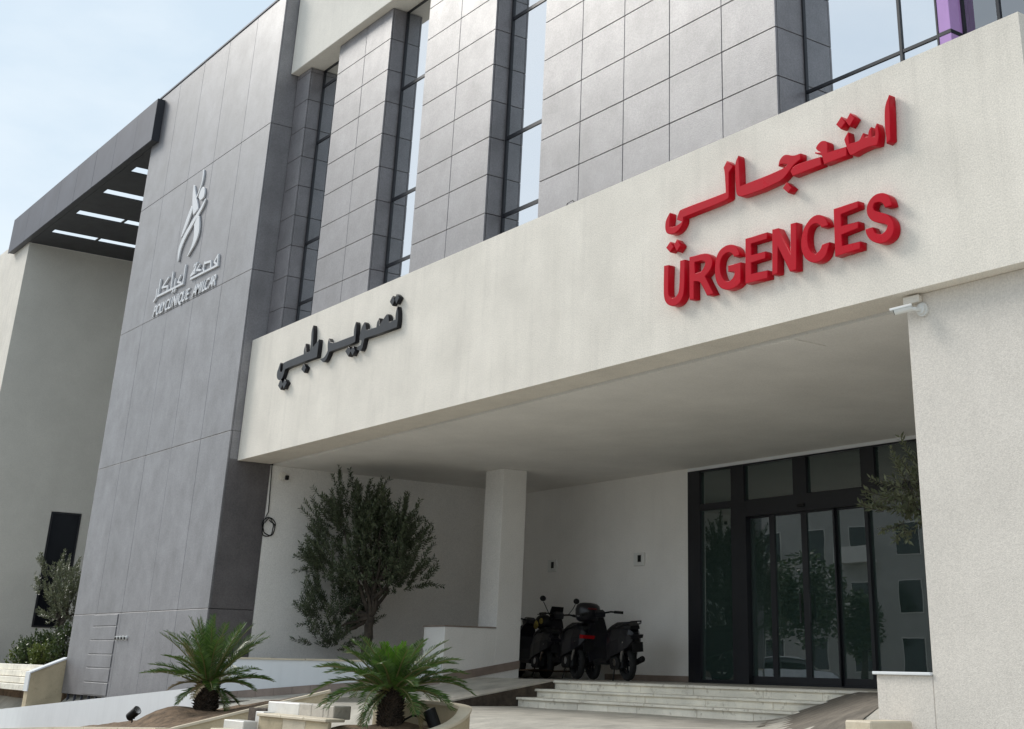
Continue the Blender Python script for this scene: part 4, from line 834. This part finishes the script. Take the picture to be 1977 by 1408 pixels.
def frond_mesh(L_, arch, droop, seed, m, wid=.17, nl=42, start=.12, vee=.35):
    """one feather frond along +X from the origin, rising then arching over; leaflets in two ranks"""
    r = random.Random(seed); n = 18; pts = []; ang = arch; p = Vector((0, 0, 0)); pts.append(p.copy())
    for i in range(n):
        ang -= droop / n * (.45 + 1.1 * i / n); p = p + Vector((math.cos(ang), 0, math.sin(ang))) * (L_ / n); pts.append(p.copy())
    st = MB().tube(pts, [.012 - .009 * i / n for i in range(n + 1)], 5)
    lf = MB()
    for j in range(nl):
        f = start + (1 - start) * (j + .5) / nl; x = f * n; i0 = min(n - 1, int(x)); q = pts[i0].lerp(pts[i0 + 1], x - i0); ax = (pts[i0 + 1] - pts[i0]).normalized()
        up = Vector((0, 1, 0)).cross(ax) * -1
        if up.z < 0 and abs(ax.z) < .9: up = -up
        w = wid * min(1, .45 + 2.2 * (f - start)) * (1 if f < .7 else max(.35, 1 - 1.9 * (f - .7)))
        for sg in (1, -1):
            d = (ax * (.62 + .55 * f) + Vector((0, sg, 0)) * 1.0 + up * vee + Vector((r.gauss(0, .09), r.gauss(0, .09), r.gauss(0, .12)))).normalized()
            LL = w * r.uniform(.88, 1.1); s_ = d.cross(up).normalized() * .0043
            tip = q + d * LL + Vector((0, 0, -.10 * LL)); md = q + d * LL * .55
            lf.add([q - s_ * .6, q + s_ * .6, md + s_, tip, md - s_], [(0, 1, 2, 3, 4)])
    return st, lf
def palm(label, base, trunk_h, trunk_r, spec, seed, ringlow=True):
    r = random.Random(seed); base = Vector(base); t = thing('cycad_palm', label, 'palm', base)
    tk = MB(); hh = trunk_h
    tk.tube([base + Vector((0, 0, -.15)), base + Vector((0, 0, hh * .3)), base + Vector((0, 0, hh * .8)), base + Vector((0, 0, hh))], [trunk_r * .9, trunk_r, trunk_r * .95, trunk_r * .55], 16)
    obj('trunk', tk, M['palmtrunk'], t, smooth=True)
    sc = MB()
    for i in range(260):                                   # stubs of old leaf bases wound round the trunk
        a = i * 2.39996; z = (i / 260) * hh * 1.02; rad = trunk_r * (.93 if z < hh * .8 else .93 - .35 * (z - hh * .8) / (hh * .25))
        o_ = Vector((math.cos(a), math.sin(a), 0)); q = base + o_ * rad + Vector((0, 0, z)); s_ = Vector((-o_.y, o_.x, 0)) * .016; e = q + o_ * r.uniform(.03, .06) + Vector((0, 0, r.uniform(.01, .05)))
        sc.add([q - s_, q + s_, q + Vector((0, 0, .028)), e], [(0, 1, 3), (1, 2, 3), (2, 0, 3)])
    o = link('leaf_bases', sc.mesh('leaf_bases', M['palmtrunk'], fix=False), t); o['kind'] = 'stuff'
    top = base + Vector((0, 0, hh))
    cache = {}
    for (cnt, L_, arch, droop, m, jit, wid) in spec:
        for i in range(cnt):
            a = 2 * PI * (i + r.uniform(-.25, .25)) / cnt + seed
            key = (L_, arch, droop, m, wid, i % 3)
            if key not in cache:
                s_, l_ = frond_mesh(L_ * (1 + .07 * ((i % 3) - 1)), arch + .10 * ((i % 3) - 1), droop, seed + i, m, wid)
                cache[key] = (s_.mesh('frond', M['rachis'], True, fix=False), l_.mesh('leaflets', M[m], fix=False))
            me_s, me_l = cache[key]
            rot = (r.uniform(-jit, jit), r.uniform(-jit, jit), a)
            pz = top + Vector((math.cos(a), math.sin(a), 0)) * trunk_r * .35 + Vector((0, 0, r.uniform(-.05, .02)))
            f = link('frond', me_s, t, pz, rot)
            g = bpy.data.objects.new('leaflets', me_l); COL.objects.link(g); g.parent = f; g['kind'] = 'stuff'
    return t
palm('ragged left cycad palm with upright and yellowing fronds in the ochre planter', (-.62, -7.62, -.42), .32, .14,
     [(11, .80, 1.38, .22, 'frond', .22, .15), (14, .84, 1.05, .45, 'frond', .25, .16), (15, .82, .70, .65, 'frond', .25, .16), (9, .74, .35, .7, 'frond', .25, .15), (5, .46, -.3, .7, 'frond', .3, .13), (5, .62, 1.1, .4, 'frond_dry', .3, .11), (3, .5, .2, .9, 'frond_dry', .3, .10)], 4)
palm('fuller right cycad palm with a flush of bright green fronds in the rounded planter', (4.357, -7.683, -.42), .36, .115,
     [(26, .42, 1.22, .12, 'frond_new', .10, .10), (14, .66, .88, .50, 'frond', .1, .14), (17, .77, .62, .85, 'frond', .1, .15), (11, .78, .30, 1.1, 'frond', .12, .15), (5, .46, -.35, .9, 'frond', .2, .12), (3, .48, -.2, 1.0, 'frond_dry', .3, .10)], 9)

# ================================================================== SCOOTERS
def scooter(label, rear, front, topcase=False, mirrors=1, windscreen=False, lean=.0, tall=1.0):
    """built along +X (front), wheels 1.3 m apart, then set on the landing"""
    r = Vector(rear); f = Vector(front); L_ = (f - r).length; ang = math.atan2(f.y - r.y, f.x - r.x)
    T = Matrix.Translation((r.x, r.y, 0)) @ Matrix.Rotation(ang, 4, 'Z') @ Matrix.Rotation(lean, 4, 'X') @ Matrix.Diagonal((L_ / 1.3, 1, tall, 1))
    t = thing('scooter', label, 'scooter', (r.x, r.y, 0), 'scooters parked on the landing')
    P = lambda nm, mb, m, par=None, sm=False: obj(nm, mb.xf(T), M[m], par or t, smooth=sm)
    for x, R in ((0, .255), (1.3, .25)):
        w = P('wheel', MB().torus((x, 0, R), (0, 1, 0), R - .055, .055, 28, 10), 'rubber', sm=True)
        P('rim', MB().torus((x, 0, R), (0, 1, 0), R - .105, .012, 24, 6).cyl((x, -.05, R), (0, 1, 0), .045, .10, 14)
          .box(x - (R - .1), x + (R - .1), -.012, .012, R - .018, R + .018).box(x - .018, x + .018, -.012, .012, R - (R - .1), R + (R - .1)), 'bikeblack', w)
    P('brake_disc', MB().cyl((1.3, .062, .25), (0, 1, 0), .095, .005, 20), 'chrome')
    P('fork', MB().tube([(1.3, .075, .25), (1.2, .075, .52), (1.12, .05, .66)], .020, 8).tube([(1.3, -.075, .25), (1.2, -.075, .52), (1.12, -.05, .66)], .020, 8), 'bikeblack')
    P('front_fender', MB().loft([[(1.3 + .30 * math.cos(a) + 0, y, .25 + .30 * math.sin(a)) for (y) in (-.065, 0, .065)] + [(1.3 + .275 * math.cos(a), y, .25 + .275 * math.sin(a)) for y in (.06, 0, -.06)] for a in [.35 + i * .28 for i in range(7)]]), 'bikeblack')
    def sec(x, zlo, zhi, w, ta=.7):
        return [(x, -w, zlo), (x, w, zlo), (x, w * 1.02, zlo + (zhi - zlo) * .55), (x, w * ta, zhi), (x, -w * ta, zhi), (x, -w * 1.02, zlo + (zhi - zlo) * .55)]
    P('rear_body', MB().loft([sec(-.36, .60, .70, .06), sec(-.28, .50, .76, .12), sec(-.05, .42, .78, .165), sec(.25, .36, .76, .165), sec(.45, .30, .70, .14), sec(.52, .28, .55, .10)]), 'bikeblack', sm=False)
    P('seat', MB().loft([sec(-.34, .745, .80, .08, .8), sec(-.2, .765, .86, .13, .8), sec(.05, .77, .86, .14, .8), sec(.28, .755, .815, .13, .8), sec(.5, .70, .765, .09, .8), sec(.55, .69, .73, .06, .8)]), 'blackplastic')
    P('floorboard', MB().loft([sec(.48, .24, .32, .13, .95), sec(.95, .25, .32, .15, .95)]), 'blackplastic')
    P('leg_shield', MB().loft([[(1.02, -.19, .28), (1.02, .19, .28), (.96, .19, .28), (.96, -.19, .28)], [(1.10, -.22, .5), (1.10, .22, .5), (1.02, .2, .5), (1.02, -.2, .5)],
                               [(1.13, -.20, .72), (1.13, .20, .72), (1.03, .17, .72), (1.03, -.17, .72)], [(1.06, -.13, .90), (1.06, .13, .90), (.99, .11, .90), (.99, -.11, .90)], [(1.0, -.07, .97), (1.0, .07, .97), (.95, .06, .97), (.95, -.06, .97)]]), 'bikeblack')
    P('headset', MB().loft([[(1.06, -.1, .93), (1.06, .1, .93), (.9, .08, .95), (.9, -.08, .95)], [(1.07, -.11, 1.0), (1.07, .11, 1.0), (.90, .09, 1.02), (.90, -.09, 1.02)], [(1.03, -.07, 1.06), (1.03, .07, 1.06), (.94, .06, 1.06), (.94, -.06, 1.06)]]), 'bikeblack')
    hb = P('handlebar', MB().tube([(.86, -.36, 1.0), (.93, -.2, 1.02), (.97, 0, 1.0), (.93, .2, 1.02), (.86, .36, 1.0)], .014, 8), 'blackplastic')
    for s_ in (-1, 1):
        P('grip', MB().tube([(.84, s_ * .385, .995), (.905, s_ * .25, 1.013)], .022, 8), 'rubber', hb)
        P('brake_lever', MB().tube([(.96, s_ * .22, 1.02), (.97, s_ * .30, 1.0), (.93, s_ * .40, .985)], .008, 5), 'chrome', hb)
    for k_, s_ in enumerate((1, -1)[:mirrors]):
        mi = P('mirror', MB().tube([(.94, s_ * .19, 1.03), (.92, s_ * .26, 1.13), (.93, s_ * .30, 1.20)], .007, 6), 'blackplastic')
        P('mirror_glass', MB().ball((.925, s_ * .315, 1.25), .055, .28, 1.05, .85, 14, 8), 'blackplastic', mi, True)
    P('headlight', MB().ball((1.075, 0, .80), .075, .5, 1.25, .8, 14, 8), 'chrome', sm=True)
    P('tail_light', MB().loft([[(-.385, -.10, .615), (-.385, .10, .615), (-.30, .12, .615), (-.30, -.12, .615)], [(-.40, -.11, .665), (-.40, .11, .665), (-.30, .125, .675), (-.30, -.125, .675)]]), 'redlens' if topcase else 'bikeblack')
    P('plate', MB().box(-.405, -.395, -.09, .09, .42, .56, .003).box(-.39, -.34, -.03, .03, .50, .60), 'blackplastic')
    P('exhaust', MB().tube([(.35, -.13, .22), (.1, -.17, .24), (.02, -.17, .26), (-.20, -.17, .31)], [.02, .025, .042, .046], 12), 'blackplastic', sm=True)
    P('engine', MB().box(-.06, .38, .03, .14, .17, .38, .03).cyl((.05, .12, .27), (0, 1, 0), .10, .05, 18), 'blackplastic')
    P('engine_cover', MB().cyl((.10, .171, .28), (0, 1, 0), .055, .008, 18), 'chrome')
    P('shock', MB().tube([(-.02, .12, .28), (-.16, .12, .58)], .028, 10).tube([(-.02, -.12, .28), (-.16, -.12, .58)], .028, 10), 'chrome')
    P('grab_rail', MB().tube([(.02, .15, .79), (-.25, .15, .83), (-.40, .08, .86), (-.40, -.08, .86), (-.25, -.15, .83), (.02, -.15, .79)], .012, 6), 'bikeblack')
    P('stand', MB().tube([(.3, .08, .2), (.26, .14, .01)], .012, 6).tube([(.3, -.08, .2), (.26, -.14, .01)], .012, 6), 'blackplastic')
    if topcase:
        tcs = P('top_case', MB().loft([[(-.30 + .17 * math.cos(a) * k1, .205 * math.sin(a) * k1, z) for a in [PI * 2 * i / 16 for i in range(16)]] for z, k1 in ((.87, .70), (.90, .92), (.98, 1.02), (1.06, 1.04), (1.12, .95), (1.155, .72), (1.165, .4))]), 'bikeblack', sm=True)
        P('reflector', MB().box(-.487, -.462, -.08, .08, 1.055, 1.08, .006), 'redlens_dim', tcs)
    if windscreen:
        P('windscreen', MB().loft([[(1.07, -.13, 1.0), (1.07, .13, 1.0), (1.06, .13, 1.0), (1.06, -.13, 1.0)], [(1.0, -.11, 1.14), (1.0, .11, 1.14), (.99, .11, 1.14), (.99, -.11, 1.14)]]), 'blackplastic')
    return t
scooter('black scooter with a rounded top case and red tail light, in the middle', (-1.78, -.90), (-3.05, -.62), topcase=True, mirrors=2, windscreen=True, lean=.04)
scooter('black scooter nearest the glass doors, rear wheel out in front', (-.36, -.94), (-1.64, -.66), mirrors=0, lean=-.08)
scooter('dark scooter half hidden behind the white pier', (-2.80, -.82), (-4.06, -.52), mirrors=0, lean=.06, tall=.93)
bd = thing('helmet_bag', 'dark rounded bundle with yellow patches resting on the hidden scooter', 'bag', (-2.9, -.75, .8))
obj('bag', MB().ball((-2.93, -.80, .89), .17, 1, .8, .75, 18, 10), M['blackplastic'], bd, smooth=True)
obj('patch', MB().ball((-2.96, -.92, .86), .062, 1, .5, 1, 10, 6).ball((-2.83, -.92, .90), .05, 1, .5, 1, 10, 6).ball((-3.09, -.85, .83), .055, 1, .6, 1, 10, 6), M['yellow'], bd, smooth=True)

# ================================================================== ACROSS THE STREET (seen mirrored in the glass)
def block(label, x0, x1, y0, y1, h, cols, rows, seed):
    b = thing('apartment_block', label, 'building', ((x0 + x1) / 2, y1, -.7))
    wl = obj('wall', MB().box(x0, x1, y0, y1, -.9, h), M['blockwall'], b)
    obj('roof', MB().box(x0 - .2, x1 + .2, y0 - .2, y1 + .2, h + .002, h + .35), M['coping'], b)
    wc = (x1 - x0) / cols; hr = (h - .5) / rows
    for i in range(cols):
        for j in range(rows):
            xa = x0 + wc * (i + .28); za = .3 + hr * j
            w = obj('window', MB().box(xa - .06, xa + wc * .44 + .06, y1 - .01, y1 + .05, za - .06, za + hr * .55 + .06), M['cream2'], b)
            obj('pane', MB().box(xa, xa + wc * .44, y1 + .051, y1 + .06, za, za + hr * .55), M['carglass'], w)
            if i % 2 == 0 and j: obj('balcony', MB().box(xa - .5, xa + wc * .44 + .5, y1 + .062, y1 + 1.0, za - .35, za - .2).box(xa - .5, xa + wc * .44 + .5, y1 + .95, y1 + 1.0, za - .2, za + .6), M['cream2'], b)
block('pale apartment block across the street mirrored in the entrance glass', -62, -30, -66, -52, 10.5, 8, 3, 1)
block('long low cream block across the street mirrored in the right sidelight', -28, 0, -62, -50, 7.5, 7, 2, 2)
def street_tree(label, p, h, rad, seed):
    r = random.Random(seed); t = thing('street_tree', label, 'tree', p); p = Vector(p)
    obj('trunk', MB().tube([p, p + Vector((.1, 0, h * .4)), p + Vector((0, .1, h * .75))], [.2, .15, .06], 10), M['bark'], t, smooth=True)
    lf = MB()
    for i in range(5200):
        v = Vector((r.gauss(0, 1), r.gauss(0, 1), r.gauss(0, 1))).normalized() * r.uniform(.35, 1)
        if noise.noise(v * 2.3 + Vector((seed, 0, 0))) < -.12: continue
        q = p + Vector((0, 0, h * .66)) + Vector((v.x * rad, v.y * rad, v.z * h * .36))
        leaf_quad(lf, q, Vector((r.gauss(0, 1), r.gauss(0, 1), r.gauss(0, .6))).normalized(), Vector((r.gauss(0, .5), r.gauss(0, .5), 1)).normalized(), .34, .09)
    o = link('crown', lf.mesh('crown', M['shrub'], fix=False), t); o['kind'] = 'stuff'
street_tree('leafy street tree mirrored in the left door leaf', (-33, -36, -.7), 6.5, 2.0, 41)
street_tree('leafy street tree mirrored beside the white car', (-36, -43, -.7), 5.0, 1.3, 42)
street_tree('leafy street tree mirrored behind the parked car', (-47, -46, -.7), 6.5, 2.0, 43)
street_tree('leafy street tree mirrored in the narrow side pane', (-36, -30, -.75), 5.2, 1.4, 44)
car = thing('parked_car', 'white parked car mirrored in the sliding glass doors', 'car', (-28, -30, -.7))
_T = Matrix.Translation((-27.5, -29.3, -.70)) @ Matrix.Rotation(math.radians(-38), 4, 'Z')
def csec(x, zlo, zhi, w, tw): return [(x, -w, zlo), (x, w, zlo), (x, w, zlo + (zhi - zlo) * .6), (x, tw, zhi), (x, -tw, zhi), (x, -w, zlo + (zhi - zlo) * .6)]
obj('body', MB().loft([csec(-2.1, .35, .75, .70, .6), csec(-1.95, .25, .92, .84, .74), csec(-.9, .22, .98, .88, .78), csec(.8, .22, .98, .88, .78), csec(1.8, .25, .86, .84, .72), csec(2.1, .35, .66, .70, .6)]).xf(_T), M['carpaint'], car)
obj('roof', MB().loft([csec(-1.15, 1.385, 1.42, .60, .5), csec(-.4, 1.44, 1.49, .64, .54), csec(.35, 1.40, 1.46, .62, .52), csec(.60, 1.34, 1.37, .58, .5)]).xf(_T), M['carpaint'], car)
obj('windows', MB().loft([csec(-1.85, .90, .93, .74, .72), csec(-1.15, .95, 1.385, .78, .58), csec(-.4, .96, 1.44, .79, .62), csec(.5, .96, 1.36, .79, .58), csec(1.15, .93, .96, .74, .70)]).xf(_T), M['carglass'], car)
for x in (-1.3, 1.35):
    for y in (-.82, .62): obj('wheel', MB().cyl((x, y, .31), (0, 1, 0), .31, .2, 22).xf(_T), M['rubber'], car)
